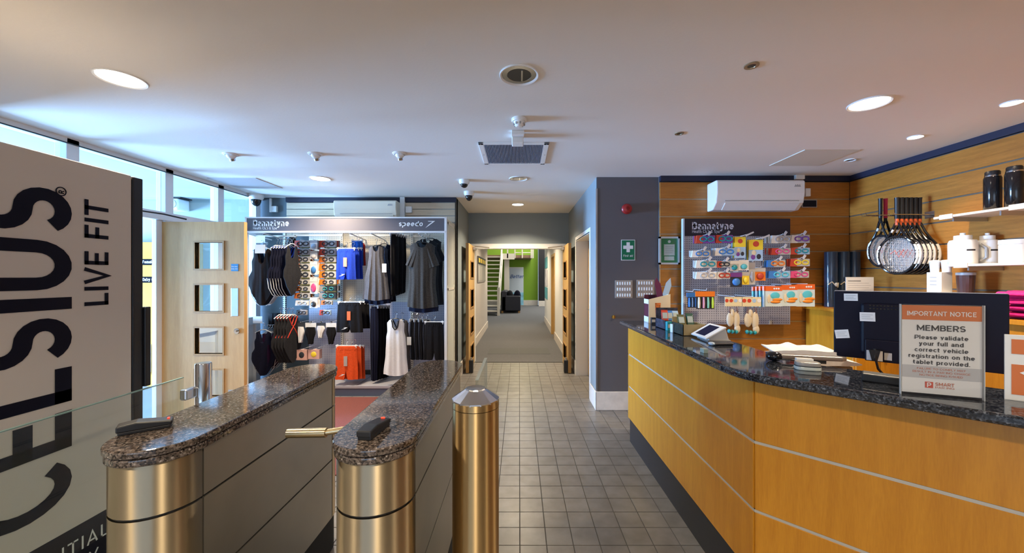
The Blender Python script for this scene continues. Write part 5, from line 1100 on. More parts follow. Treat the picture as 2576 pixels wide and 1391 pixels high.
# dive toys in clear bags
for i, (x0, x1, y0, y1, lb) in enumerate(((1828, 1862, 747, 838, 'left clear bag of cream and teal diving toys'), (1872, 1910, 747, 840, 'right clear bag of cream and teal diving toys'))):
    Y = 3.84; z0, z1 = PZ(y1, Y), PZ(y0, Y); w = (x1-x0)*Y/F; h = z1-z0; X = PX((x0+x1)/2, Y)
    t = thing('dive_toy_bag', lb, 'swim toy', (X, Y, z0), 0, 'bags of diving toys')
    hc = build('header_card', MB().box(-w*0.62, w*0.62, -0.002, 0.006, h*0.74, h), mat('pack_cream_card', (0.72, 0.62, 0.38), 0.5), t, local=True)
    for q in range(4): build('emblem', MB().cyl((-w*0.5+q*w*0.33, -0.002, h*0.90), (-w*0.5+q*w*0.33, -0.004, h*0.90), w*0.13, 14), (pk_red, pk_red, pk_ltblue, pk_white)[q], hc, local=True)
    build('bag', cloth(w*1.05, h*0.76, [(0, 0.9), (0.5, 1.0), (1, 1.0)], None, None, 0.05, 0.003, 2, i, 12, 10), clear_pl, t, True, local=True)
    for q, (u, v, rx_, rz_) in enumerate(((-0.26, 0.38, 0.26, 0.20), (0.22, 0.36, 0.24, 0.24), (0.28, 0.12, 0.22, 0.12), (-0.1, 0.55, 0.16, 0.12))): build('toy', MB().ellipsoid((u*w, -0.002, v*h), rx_*w, 0.014, rz_*h), pk_cream, t, True, local=True)
    for q, (u, v) in enumerate(((-0.36, 0.06), (-0.12, 0.045), (0.16, 0.04))): build('weight', MB().ellipsoid((u*w, -0.012, v*h), w*0.13, 0.018, h*0.055), pk_teal, t, True, local=True)
    for q in (-0.25, 0.22): build('tail', MB().tube([(q*w, 0, h*0.72), (q*w*1.3, -0.005, h*0.6), (q*w*0.8, 0, h*0.48)], 0.008, 6), mat('pack_brown', (0.20, 0.12, 0.10), 0.5), t, True, local=True)
    build('hook', MB().tube([(X, PB, z1+0.006), (X, Y-0.02, z1+0.006)], 0.003, 6), white_pl, bt_, True)
# ================================================================ cabinet, mats, shelves, racquets
cb = thing('oak_cabinet', 'low oak cabinet in the corner under the rolled exercise mats', 'cabinet', (3.2, 3.9, 0))
build('carcass', MB().box(3.20, 3.685, 3.62, 4.215, 0.0, 1.148), oak_counter, cb, bevel=0.003)
build('top', MB().box(3.165, 3.69, 3.585, 4.22, 1.150, 1.180), oak_counter, cb, bevel=0.003)
for k in range(2):
    dr = build('door', MB().box(3.215+0.235*k, 3.44+0.235*k, 3.602, 3.618, 0.08, 1.12), oak_counter, cb, bevel=0.002)
    build('handle', MB().tube([(3.41+0.07*k, 3.602, 0.7), (3.41+0.07*k, 3.58, 0.7), (3.41+0.07*k, 3.58, 0.85), (3.41+0.07*k, 3.602, 0.85)], 0.005, 6), chrome, dr, True)
matblue = mat('navy_foam', (0.015, 0.04, 0.085), 0.5); wrap = clear_pl
for i, (x, r_, lb) in enumerate(((2090, 0.060, 'left dark blue rolled exercise mat standing on the corner cabinet'), (2121, 0.058, 'middle dark blue rolled exercise mat standing on the corner cabinet'), (2149, 0.054, 'right dark blue rolled exercise mat standing on the corner cabinet'))):
    Y = 4.08; X = PX(x, Y)
    t = thing('exercise_mat', lb, 'exercise mat', (X, Y, 1.180), 0, 'rolled exercise mats')
    spiral = [((r_-0.004)*(1-0.02*k)*math.cos(k*0.35), (r_-0.004)*(1-0.02*k)*math.sin(k*0.35)) for k in range(40)]
    build('roll', MB().lathe([(r_-0.003, 0), (r_-0.003, 0.59), (r_*0.6, 0.592), (r_*0.55, 0.585), (1e-6, 0.58)], None, 28), matblue, t, True, local=True)
    build('wrapper', MB().lathe([(r_, 0.002), (r_, 0.597)], None, 28), wrap, t, True, local=True)
    build('carry_cord', MB().tube([(r_*math.cos(a_*0.5-2.6)*1.03, r_*math.sin(a_*0.5-2.6)*1.03, 0.24+0.03*math.sin(a_*1.7)) for a_ in range(6)], 0.006, 6), pk_cream, t, True, local=True)
    build('toggle', MB().ellipsoid((0.005, -r_-0.006, 0.24), 0.018, 0.008, 0.022), pk_white, t, True, local=True)
t = thing('notice_card', 'white printed card propped on the corner cabinet behind the monitor', 'notice', (PX(2163, 3.74), 3.74, 1.180))
build('sheet', MB().box(-0.138, 0.138, 0, 0.004, 0, 0.32), pk_white, t, local=True)
for k in range(6): build('text_line', MB().box(-0.118, (0.01 if k == 0 else 0.11)-0.02*(k % 2), -0.001, 0.0, 0.280-k*0.022, (0.285 if k == 0 else 0.2825)-k*0.022), grey_pl if k else black_p, t, local=True)
# racquets hang by the handle from arms on the right wall
def racquet(X, Y, ztop, L_, rx, rzz, label, group, grip, accent, tilt=0.0, thr=0.12):
    t = thing('racquet', label, 'racquet', (X, Y, ztop-L_), math.pi/2+tilt, group)     # local x runs along the wall
    zc = rzz; N_ = 30
    ring = [(rx*math.cos(2*math.pi*k/N_), 0, zc+rzz*math.sin(2*math.pi*k/N_)) for k in range(N_)]
    build('head', MB().tube(ring, 0.0105, 8, True), black_g, t, True, local=True)
    for a0, a1 in ((-0.5, 0.55), (math.pi-0.55, math.pi+0.5)):
        build('white_stripe', MB().tube([((rx+0.002)*math.cos(a0+(a1-a0)*k/8), 0, zc+(rzz+0.002)*math.sin(a0+(a1-a0)*k/8)) for k in range(9)], 0.0112, 8), pk_white, t, True, local=True)
    ztq = zc+rzz+thr
    for sx in (-1, 1): build('throat', MB().tube([(sx*rx*0.62, 0, zc+rzz*0.79), (sx*rx*0.30, 0, zc+rzz*1.02+thr*0.3), (sx*0.008, 0, ztq)], 0.0095, 8), black_g, t, True, local=True)
    build('white_band', MB().tube([(rx*0.30, -0.001, zc+rzz*1.02+thr*0.3), (rx*0.2, -0.001, zc+rzz*1.02+thr*0.5)], 0.0105, 8), pk_white, t, True, local=True)
    build('shaft', MB().tube([(0, 0, ztq-0.02), (0, 0, L_-0.18)], 0.014, 10), accent, t, True, local=True)
    build('grip', MB().tube([(0, 0, L_-0.19), (0, 0, L_-0.02), (0, 0, L_)], [0.0155, 0.0165, 0.0185], 10), grip, t, True, local=True)
    sb_ = MB()
    for k in range(-9, 10):
        u = k/9.6; hh = rzz*math.sqrt(1-u*u); sb_.box(u*rx-0.0005, u*rx+0.0005, -0.0005, 0.0005, zc-hh, zc+hh)
    for k in range(-11, 12):
        v = k/11.6; ww = rx*math.sqrt(1-v*v); sb_.box(-ww, ww, -0.0005, 0.0005, zc+v*rzz-0.0005, zc+v*rzz+0.0005)
    s_ = build('strings', sb_, mat('string_white', (0.66, 0.62, 0.58), 0.5), t, local=True); s_['kind'] = 'stuff'
    build('string_mark', MB().tube([(-rx*0.35, -0.002, zc+rzz*0.3), (-rx*0.1, -0.002, zc-0.02), (rx*0.1, -0.002, zc+rzz*0.25), (rx*0.35, -0.002, zc+0.01)], 0.004, 6), mat('string_red', (0.55, 0.10, 0.06), 0.6), t, True, local=True)
    return t
shaft_or = mat('orange_black_shaft', (0.42, 0.07, 0.015), 0.4, var=0.9, vscale=60)
RN = ['first', 'second', 'third', 'fourth', 'fifth', 'sixth']
for k in range(6):
    racquet(3.40+0.041*k, 3.40, 2.215, 0.685, 0.128, 0.168, 'black and white tennis racquet, %s of the row counted from the counter side' % RN[k], 'tennis racquets on the oak wall', black_p, shaft_or, tilt=0.34+(0.16 if k == 0 else random.uniform(-0.05, 0.05)))
racquet(3.52, 3.68, 2.265, 0.66, 0.098, 0.150, 'squash racquet with black grip left of the tennis racquets', 'squash racquets', black_p, black_g, 0.3, 0.14)
racquet(3.575, 3.685, 2.265, 0.66, 0.098, 0.150, 'squash racquet with pink grip left of the tennis racquets', 'squash racquets', mat('pink_grip', (0.55, 0.02, 0.08), 0.6), black_g, 0.3, 0.14)
for Y, z in ((3.40, 2.06), (3.68, 2.10)):
    one('wall_hook', MB().tube([(3.70, Y-0.024, z), (3.36, Y-0.024, z), (3.35, Y-0.024, z+0.02)], 0.004, 8).tube([(3.70, Y+0.024, z), (3.36, Y+0.024, z), (3.35, Y+0.024, z+0.02)], 0.004, 8).box(3.694, 3.70, Y-0.04, Y+0.04, z-0.03, z+0.03), chrome, 'chrome double arm holding the %s racquets' % ('tennis' if Y < 3.5 else 'squash'), 'hook', smooth=True)
one('price_label', MB().box(3.695, 3.70, 3.62, 3.72, 1.56, 1.59), pk_ltblue, 'small pale blue price label on the oak wall below the squash racquets', 'price label')
def shelf(y0, y1, z, label, dp=0.30, labs=2):
    t = thing('wall_shelf', label, 'shelf', (3.70-dp/2, (y0+y1)/2, z-0.02), 0, 'white shelves on the right wall')
    build('board', MB().box(3.70-dp, 3.699, y0, y1, z-0.018, z), mat('shelf_white', (0.62, 0.57, 0.52), 0.4), t, bevel=0.002)
    for k in range(labs): build('ticket_holder', MB().box(3.70-dp-0.008, 3.70-dp, y1-0.05-k*(y1-y0-0.06)-0.09, y1-0.05-k*(y1-y0-0.06), z-0.028, z+0.008), pk_white, t)
    for y in (y0+0.08, y1-0.12): build('bracket', MB().box(3.70-dp*0.9, 3.699, y, y+0.01, z-0.05, z-0.018), alu, t)
    return t
shelf(2.607, 3.10, 1.990, 'upper white shelf carrying two black bottles')
shelf(2.30, 3.00, 1.60, 'middle white shelf carrying white tubs')
shelf(2.30, 3.18, 1.375, 'lowest white shelf behind the monitor')
for i, (x, lb) in enumerate(((2497, 'left black drinks bottle on the upper white shelf'), (2552, 'right black drinks bottle on the upper white shelf'))):
    X = 3.50; Y = F*X/(x-CX)
    t = thing('drinks_bottle', lb, 'bottle', (X, Y, 1.990), 0.4, 'black drinks bottles')
    build('body', MB().lathe([(0.043, 0), (0.046, 0.004), (0.046, 0.238), (0.041, 0.252)], None, 32), black_g, t, True, local=True)
    build('neck_band', MB().lathe([(0.0415, 0.25), (0.0415, 0.26)], None, 32), chrome, t, True, local=True)
    build('lid', MB().lathe([(0.039, 0.26), (0.039, 0.285), (0.034, 0.292), (1e-6, 0.292)], None, 32), black_p, t, True, local=True)
    build('loop', MB().tube([(0.04+0.028*math.cos(a_*0.6), 0, 0.285+0.016*math.sin(a_*0.6)) for a_ in range(-2, 9)], 0.005, 6), black_p, t, True, local=True)
    build('print', MB().lathe([(0.0543, 0.06), (0.0543, 0.20)], None, 32), mat('bottle_print', (0.10, 0.11, 0.13), 0.5), t, True, local=True) if False else None
for i, (x, X, r_, h_, lb, hd_) in enumerate(((2422, 3.485, 0.080, 0.205, 'large white supplement tub with printed band on the middle shelf', 1), (2484, 3.625, 0.065, 0.200, 'white supplement tub with handle behind the large one', 1), (2553, 3.51, 0.074, 0.155, 'short white tub at the right of the middle shelf', 0))):
    Y = F*X/(x-CX); t = thing('supplement_tub', lb, 'tub', (X, Y, 1.60), 0, 'white supplement tubs')
    build('body', MB().lathe([(r_*0.96, 0), (r_, 0.006), (r_, h_*0.82), (r_*0.9, h_*0.92), (r_*0.6, h_*0.94)], None, 32), white_pl, t, True, local=True)
    build('lid', MB().lathe([(r_*0.62, h_*0.94), (r_*0.62, h_*1.1), (r_*0.2, h_*1.12), (r_*0.2, h_*1.2), (1e-6, h_*1.2)] if hd_ else [(r_*1.02, h_*0.86), (r_*1.02, h_*1.06), (1e-6, h_*1.07)], None, 32), white_pl, t, True, local=True)
    if hd_:
        build('handle', MB().tube([(r_*0.95*math.cos(-1.0)+0.02, r_*0.95*math.sin(-1.0), h_*0.75), (r_*1.3*math.cos(-1.0)+0.02, r_*1.3*math.sin(-1.0), h_*0.6), (r_*1.3*math.cos(-1.0)+0.02, r_*1.3*math.sin(-1.0), h_*0.25), (r_*0.95*math.cos(-1.0)+0.02, r_*0.95*math.sin(-1.0), h_*0.12)], 0.009, 8), grey_pl, t, True, local=True)
        ang = math.atan2(-Y, -X)
        build('print', MB().add([(r_*1.004*math.cos(ang+0.9-0.06*k), r_*1.004*math.sin(ang+0.9-0.06*k), h_*zz) for k in range(12) for zz in (0.50, 0.56)], [(2*k, 2*k+2, 2*k+3, 2*k+1) for k in range(11)]), black_p, t, local=True)
for i, (x, X, lb) in enumerate(((2361, 3.44, 'white protein cup left of the large tub'), (2382, 3.44, 'second white protein cup next to the large tub'))):
    Y = F*X/(x-CX)
    o = one('protein_cup', MB().lathe([(0.026, 0), (0.032, 0.08), (0.034, 0.082), (0.034, 0.095), (0.02, 0.10), (1e-6, 0.10)], None, 24), white_pl, lb, 'cup', 'white protein cups', base=(0, 0, 0), smooth=True)
    o.location = (X, Y, 1.375+0.185)
t = thing('product_box', 'tall white product box on the lowest white shelf', 'box', (3.46, 3.11, 1.375))
build('carton', MB().box(-0.045, 0.045, -0.055, 0.055, 0, 0.165), pk_white, t, local=True, bevel=0.002)
for k in range(3): build('text_line', MB().box(-0.046, -0.045, -0.02, 0.03, 0.12-k*0.03, 0.126-k*0.03), grey_pl, t, local=True)
bpy.data.objects['protein_cup'].location.z = 1.54; bpy.data.objects['protein_cup.001'].location.z = 1.54
bpy.data.objects['protein_cup'].location.x = 3.45; bpy.data.objects['protein_cup'].location.y = 3.135
bpy.data.objects['protein_cup.001'].location.x = 3.47; bpy.data.objects['protein_cup.001'].location.y = 3.065
t = thing('shaker_mug', 'dark brown ribbed shaker beside the white product box', 'mug', (3.50, 2.96, 1.375))
build('body', MB().lathe([(0.045, 0), (0.052, 0.12), (0.052, 0.14), (1e-6, 0.142)], None, 18), mat('dark_brown_plastic', (0.07, 0.03, 0.025), 0.25), t, local=True)
build('lid', MB().lathe([(0.054, 0.14), (0.054, 0.16), (1e-6, 0.165)], None, 24), grey_pl, t, True, local=True)
# low oak shelf unit with pink towels at the right edge
t = thing('side_cabinet', 'oak shelf unit under the pink towels at the right edge', 'cabinet', (3.45, 2.2, 0))
build('carcass', MB().box(3.22, 3.695, 1.5, 2.75, 0, 1.19), oak_counter, t, bevel=0.003)
build('top', MB().box(3.19, 3.698, 1.48, 2.77, 1.192, 1.225), oak_counter, t, bevel=0.003)
pinkf = fab('pink_towel', (0.62, 0.02, 0.16), 0.2)
for k in range(4):
    mb = cloth(0.36, 0.30, [(0, 1), (1, 1)], None, None, 0.04, 0.006, 2, 200+k, 16, 14)
    M = Matrix.Translation((3.38, 2.42, 1.252+0.044*k)) @ rotz(0.1*k) @ Matrix.Rotation(math.pi/2, 4, 'X') @ Matrix.Translation((0, 0, -0.15))
    mb.v = [tuple(M @ Vector(v)) for v in mb.v]
    one('pink_towel', mb, pinkf, 'folded pink towel, %s of the pile on the oak shelf unit' % ('lowest', 'second', 'third', 'topmost')[k], 'towel', 'pink towels', smooth=True)
# ================================================================ things on the counter
def face(name, P0, P1, z0, z1):                        # local frame of a standing panel seen from the camera: x from P0 to P1
    ex = Vector((P1[0]-P0[0], P1[1]-P0[1], 0)); return frame((P0[0], P0[1], z0), ex, (0, 0, 1)), ex.length
def online(x, P0, P1):                                 # distance along P0-P1 at which a pixel column crosses it
    k = (x-CX)/F; dx, dy = P1[0]-P0[0], P1[1]-P0[1]; l = math.hypot(dx, dy); dx /= l; dy /= l
    return (k*P0[1]-P0[0])/(dx-k*dy)
def zat(x, y, P0, P1):
    u = online(x, P0, P1); l = math.hypot(P1[0]-P0[0], P1[1]-P0[1]); Y = P0[1]+(P1[1]-P0[1])*u/l; return PZ(y, Y)
# monitor, seen from behind
ML, MR = (1.563, 1.877), (1.955, 1.505)
FM, mw = face('m', ML, MR, 1.11, 1.43); mh = 0.322
mo = thing('computer_monitor', 'black computer monitor seen from behind on the staff desk', 'monitor', (1.80, 1.74, 0.75))
def mbox(x0, x1, z0, z1, d0, d1): return MB().box(x0, x1, z0, z1, d0, d1, FM)       # local z is towards the camera
build('casing', mbox(0, mw, 0, mh, -0.022, 0.0), navy_p, mo, bevel=0.004)
build('top_edge', mbox(0.004, mw-0.004, mh-0.002, mh+0.002, -0.02, -0.004), mat('light_edge', (0.45, 0.45, 0.47), 0.3), mo)
build('back_bulge', mbox(0.10, mw-0.08, 0.03, mh-0.055, 0.0, 0.022), navy_p, mo, bevel=0.012)
build('connector_box', mbox(0.115, mw-0.20, 0.0, 0.10, 0.0, 0.040), navy_p, mo, bevel=0.004)
for r_ in range(2):
    for k in range(26): build('vent_slot', mbox(0.13+k*0.012, 0.137+k*0.012, mh-0.068-r_*0.014, mh-0.062-r_*0.014, 0.020, 0.0226), black_g, mo)
for k, (xa, xb, ya, yb, an) in enumerate(((2123, 2158, 738, 756, 0.02), (2163, 2202, 784, 806, 0.03), (2101, 2136, 828, 849, 0.16))):
    u0, u1 = online(xa, ML, MR), online(xb, ML, MR); za, zb2 = zat(xa, yb, ML, MR)-1.11, zat(xa, ya, ML, MR)-1.11
    dd = 0.0236 if k == 1 else 0.0014
    Mst = FM @ Matrix.Translation(((u0+u1)/2, (za+zb2)/2, 0)) @ Matrix.Rotation(an, 4, 'Z')
    w2, h2 = (u1-u0)/2, (zb2-za)/2
    st = build('sticker', MB().box(-w2, w2, -h2, h2, dd-0.0012, dd, Mst), white_pl, mo)
    for q in range(3): build('print_line', MB().box(-w2*0.75, w2*(0.7-0.3*(q % 2)), h2*(0.45-0.45*q)-0.0009, h2*(0.45-0.45*q)+0.0009, dd, dd+0.0004, Mst), grey_pl, st)
u0 = online(2180, ML, MR)
build('rating_label', mbox(u0, u0+0.055, 0.004, 0.05, 0.04, 0.0412), pk_white, mo)
build('rating_label', mbox(u0+0.06, u0+0.085, 0.012, 0.045, 0.04, 0.0412), pk_pale, mo)
build('stand_neck', mbox(mw/2-0.03, mw/2+0.03, -0.33, 0.10, -0.03, 0.01), black_p, mo)
build('stand_base', MB().lathe([(0.12, 0), (0.12, 0.012), (0.04, 0.02), (1e-6, 0.022)], Matrix.Translation((1.765, 1.70, 0.75)), 32), black_p, mo, True)
pts = [FM @ Vector(p) for p in ((u0+0.028, 0.06, 0.05), (u0+0.03, 0.02, 0.06), (u0+0.04, -0.03, 0.055), (u0+0.07, -0.07, 0.05), (u0+0.14, -0.11, 0.06), (u0+0.2, -0.13, 0.03))]
build('plug', MB().prism([(-0.020, 0.0), (0.020, 0.0), (0.009, -0.05), (-0.009, -0.05)], 0.0425, 0.06, FM @ Matrix.Translation((u0+0.028, 0.055, 0))), black_p, mo)
build('cable', MB().tube(pts, 0.005, 8), black_p, mo, True)
# notice in acrylic stand
SL, SR = (1.277, 1.265), (1.464, 1.190)
FS, sw = face('s', SL, SR, WT, 1.4); sh = 0.30
ns_ = thing('notice_stand', 'clear acrylic stand with orange headed notice to members', 'sign', (1.37, 1.23, WT))
def sbox(x0, x1, z0, z1, d0, d1): return MB().box(x0, x1, z0, z1, d0, d1, FS)
build('paper', sbox(0.004, sw-0.004, 0.008, sh-0.003, -0.001, 0.0), pk_white, ns_)
build('orange_band', sbox(0.004, sw-0.004, 0.249, sh-0.003, 0.0, 0.0005), mat('notice_orange', (0.62, 0.16, 0.03), 0.5), ns_)
build('grey_band', sbox(0.004, sw-0.004, 0.058, 0.099, 0.0, 0.0004), mat('notice_grey', (0.50, 0.50, 0.50), 0.5), ns_)
nt_dark = mat('notice_text', (0.03, 0.03, 0.035), 0.6); nt_or = mat('notice_orange_text', (0.55, 0.16, 0.08), 0.6)
def line(s, z, size, m, w=None, bold=0.0004, x=None):
    build('lettering', txt(s, size, FS @ Matrix.Translation((sw/2 if x is None else x, z, 0.0008)), bold, 'CENTER' if x is None else 'LEFT', 0.0002, width=w), m, ns_)
line('IMPORTANT NOTICE', 0.263, 0.0205, white_pl, 0.168, 0.0003)
line('MEMBERS', 0.214, 0.026, nt_dark, 0.118, 0.0005)
for k, (s, w_) in enumerate((('Please validate', 0.130), ('your full and', 0.108), ('correct vehicle', 0.130), ('registration on the', 0.160), ('tablet provided.', 0.138))): line(s, 0.186-k*0.0205, 0.0185, nt_dark, w_, 0.0004)
for k, (s, w_) in enumerate((('FAILURE TO COMPLY MAY', 0.118), ('RESULT IN A PARKING CHARGE', 0.140), ('NOTICE BEING ISSUED', 0.105))): line(s, 0.0865-k*0.0105, 0.0088, nt_or, w_, 0.0)
lg = build('logo_block', sbox(0.062, 0.082, 0.027, 0.047, 0.0, 0.0005), mat('logo_red', (0.60, 0.08, 0.04), 0.5), ns_)
build('lettering', txt('P', 0.021, FS @ Matrix.Translation((0.0665, 0.0295, 0.0008)), 0.0006, 'LEFT', 0.0002), white_pl, lg)
line('SMART', 0.036, 0.0145, nt_or, 0.046, 0.0003, 0.087)
line('PARKING', 0.0275, 0.0085, nt_or, 0.046, 0.0, 0.087)
build('acrylic_front', sbox(0, sw, 0.0, sh, 0.002, 0.0045), clear_pl, ns_)
build('acrylic_back', sbox(0, sw, 0.0, sh, -0.005, -0.0025), clear_pl, ns_)
build('acrylic_foot', sbox(0, sw, 0.0, 0.003, -0.075, 0.005), clear_pl, ns_)
build('edge', sbox(-0.001, 0.001, 0, sh, -0.005, 0.0045).box(sw-0.001, sw+0.001, 0, sh, -0.005, 0.0045, FS), mat('acrylic_edge', (0.55, 0.58, 0.60), 0.2), ns_)
# second leaflet stand at the frame's right edge
QL, QR = (1.546, 1.203), (1.676, 1.105)
FQ, qw = face('q', QL, QR, WT, 1.3)
t = thing('notice_stand', 'white stand with two orange squares at the right end of the worktop', 'sign', (1.61, 1.15, WT))
build('board', MB().box(0, qw, 0, 0.208, -0.004, 0, FQ), pk_white, t, bevel=0.001)
for z0, z1 in ((0.148, 0.194), (0.02, 0.115)):
    o_ = build('orange_square', MB().box(0.014, qw-0.014, z0, z1, 0, 0.0006, FQ), MATS['notice_orange'], t)
build('arrow', MB().prism([(0.03, 0.09), (0.045, 0.099), (0.045, 0.093), (0.12, 0.093), (0.12, 0.087), (0.045, 0.087), (0.045, 0.081)], 0.0006, 0.001, FQ), white_pl, t)
build('lettering', txt('SCAN TO PAY', 0.014, FQ @ Matrix.Translation((0.03, 0.128, 0.0006)), 0.0003, 'LEFT', 0.0002), nt_dark, t) if False else None
build('foot', MB().box(0, qw, 0, 0.003, -0.06, 0, FQ), clear_pl, t)
# tablet on its wedge stand
t = thing('tablet', 'white tablet with dark screen tilted on a wedge stand on the worktop', 'tablet', (1.19, 2.38, WT))
ang = math.atan2(0.07, 0.125)
TM = Matrix.Translation((1.125, 2.28, 1.13)) @ Matrix.Rotation(-ang, 4, 'Y')
tl = math.hypot(0.07, 0.125)
build('casing', MB().box(0, tl, 0, 0.20, -0.012, 0, TM), white_pl, t, bevel=0.005)
build('screen', MB().box(0.018, tl-0.018, 0.045, 0.165, 0, 0.0008, TM), mat('tablet_screen', (0.012, 0.014, 0.045), 0.15), t)
build('stand', MB().prism([(1.16, WT+0.001), (1.285, WT+0.001), (1.262, 1.192), (1.245, 1.192), (1.165, 1.145)], -2.43, -2.31, Matrix(((1,0,0,0),(0,0,-1,0),(0,1,0,0),(0,0,0,1)))), mat('pale_grey_stand', (0.55, 0.56, 0.58), 0.35), t, bevel=0.003)
build('foot', MB().box(1.15, 1.29, 2.30, 2.44, WT, WT+0.004), grey_pl, t)
# brochure box with leaflets
t = thing('brochure_box', 'cream card box with glass drawing and dark red side at the counter end', 'display box', (1.185, 3.30, WT))
bx0, bx1, by0, by1 = 1.105, 1.29, 3.22, 3.34
build('front_card', MB().box(bx0, bx1, by0, by0+0.004, WT, WT+0.20).prism([(bx0, WT+0.20), (bx1, WT+0.20), (bx1, WT+0.245)], -by0-0.004, -by0, Matrix(((1,0,0,0),(0,0,-1,0),(0,1,0,0),(0,0,0,1)))), pk_cream, t)
build('side_card', MB().box(bx0, bx0+0.003, by0+0.004, by1, WT, WT+0.20), mat('dark_maroon_card', (0.075, 0.006, 0.025), 0.5), t)
build('side_card', MB().box(bx1-0.003, bx1, by0+0.004, by1, WT, WT+0.24), pk_cream, t)
build('back_card', MB().box(bx0, bx1, by1-0.003, by1, WT, WT+0.235), MATS['dark_maroon_card'], t)
build('drawing', MB().prism([(1.165, WT+0.055), (1.20, WT+0.055), (1.207, WT+0.17), (1.158, WT+0.17)], -by0, -by0+0.0008, Matrix(((1,0,0,0),(0,0,-1,0),(0,1,0,0),(0,0,0,1)))), mat('amber_drink', (0.50, 0.14, 0.03), 0.5, var=0.6, vscale=80), t)
for za_, zb_ in ((0.16, 0.20), (0.0, 0.05)): build('white_corner', MB().box(bx0-0.0008, bx0, by0+0.01, by1, WT+za_, WT+zb_), pk_white, t)
for i, (dx, an, m_, lb) in enumerate(((0.0, -0.20, mat('plum_leaflet', (0.12, 0.015, 0.06), 0.5), 'plum leaflet standing up out of the cream box'), (0.045, 0.30, pk_ltblue, 'pale blue leaflet standing up out of the cream box'))):
    M = Matrix.Translation((1.235+dx*0.7, 3.30, WT+0.20)) @ Matrix.Rotation(an, 4, 'Y')
    one('leaflet', MB().prism([(-0.026, -0.10), (0.026, -0.10), (0.026, 0.13), (0.0, 0.19), (-0.024, 0.14)], -0.002, 0.002, M @ Matrix.Rotation(math.pi/2, 4, 'X')), m_, lb, 'leaflet', 'leaflets in the cream box')
# small boxed samples in a row, snack boxes and bars
for i, (x, y, h_, m_, lb) in enumerate(((1643, 815, 0.055, pk_dark, 'dark blue sample box, farthest in the row on the worktop'), (1657, 819, 0.05, pk_blue, 'blue sample box, second in the row on the worktop'), (1669, 824, 0.06, pk_white, 'white sample box, third in the row on the worktop'), (1682, 831, 0.065, pk_teal, 'black and teal sample box, fourth in the row on the worktop'), (1694, 836, 0.06, pk_white, 'white sample box, nearest in the row on the worktop'))):
    X, Y = ontop(x, y); t = thing('sample_box', lb, 'small box', (X, Y, WT), 0.1*i, 'sample boxes on the worktop')
    build('carton', MB().box(-0.019, 0.019, -0.012, 0.012, 0, h_), m_, t, local=True, bevel=0.001, seg=1)
    build('label', MB().box(-0.014, 0.014, -0.0128, -0.012, h_*0.3, h_*0.7), pk_pale if m_ is not pk_white else pk_ltblue, t, local=True)
t = thing('snack_box', 'open brown card box of snack bars beside the tablet', 'display box', (1.14, 2.56, WT))
kraft = mat('kraft_card', (0.48, 0.35, 0.16), 0.7); X0, X1, Y0, Y1 = 1.085, 1.235, 2.50, 2.68
build('front', MB().box(X0, X1, Y0, Y0+0.004, WT, WT+0.075), kraft, t)
build('side', MB().box(X0, X0+0.004, Y0, Y1, WT, WT+0.075), mat('black_green_card', (0.02, 0.03, 0.025), 0.5, var=0.8, vscale=50), t)
build('side', MB().box(X1-0.004, X1, Y0, Y1, WT, WT+0.075), kraft, t)
build('back', MB().box(X0, X1, Y1-0.004, Y1, WT, WT+0.11), kraft, t)
build('base', MB().box(X0, X1, Y0, Y1, WT, WT+0.004), kraft, t)
t = thing('snack_box', 'open dark printed box of snack bars behind the brown card box', 'display box', (1.12, 2.87, WT))
X0, X1, Y0, Y1 = 1.075, 1.245, 2.78, 2.97
for nm, bb_ in (('front', (X0, X1, Y0, Y0+0.004, WT, WT+0.07)), ('side', (X0, X0+0.004, Y0, Y1, WT, WT+0.07)), ('side', (X1-0.004, X1, Y0, Y1, WT, WT+0.07)), ('back', (X0, X1, Y1-0.004, Y1, WT, WT+0.15)), ('base', (X0, X1, Y0, Y1, WT, WT+0.004))):
    build(nm, MB().box(*bb_), mat('navy_print_card', (0.03, 0.035, 0.06), 0.5, var=0.8, vscale=40), t)
bars = [(1.125, 2.59, 0.5, pk_green, 'green and black snack bar, left in the brown box'), (1.185, 2.60, 0.35, mat('dark_green_foil', (0.03, 0.10, 0.07), 0.3), 'dark green snack bar, right in the brown box'), (1.11, 2.86, 0.3, pk_red, 'red snack bar, left in the dark box'), (1.155, 2.87, 0.45, pk_blue, 'blue snack bar, middle of the dark box'), (1.205, 2.88, 0.5, pk_ltblue, 'light blue snack bar, right in the dark box')]
for x, y, an, m_, lb in bars:
    t = thing('snack_bar', lb, 'snack bar', (x, y, WT+0.006), -0.1, 'snack bars in the card boxes')
    M = Matrix.Rotation(-an, 4, 'X')
    build('wrapper', MB().box(-0.024, 0.024, -0.010, 0.010, 0.012, 0.125, M), m_, t, local=True, bevel=0.006)
    build('crimp', MB().box(-0.024, 0.024, -0.001, 0.001, 0.124, 0.138, M), m_, t, local=True)
    build('print', MB().box(-0.018, 0.018, -0.0112, -0.010, 0.07, 0.115, M), mat('silver_print', (0.45, 0.52, 0.50), 0.3), t, local=True)
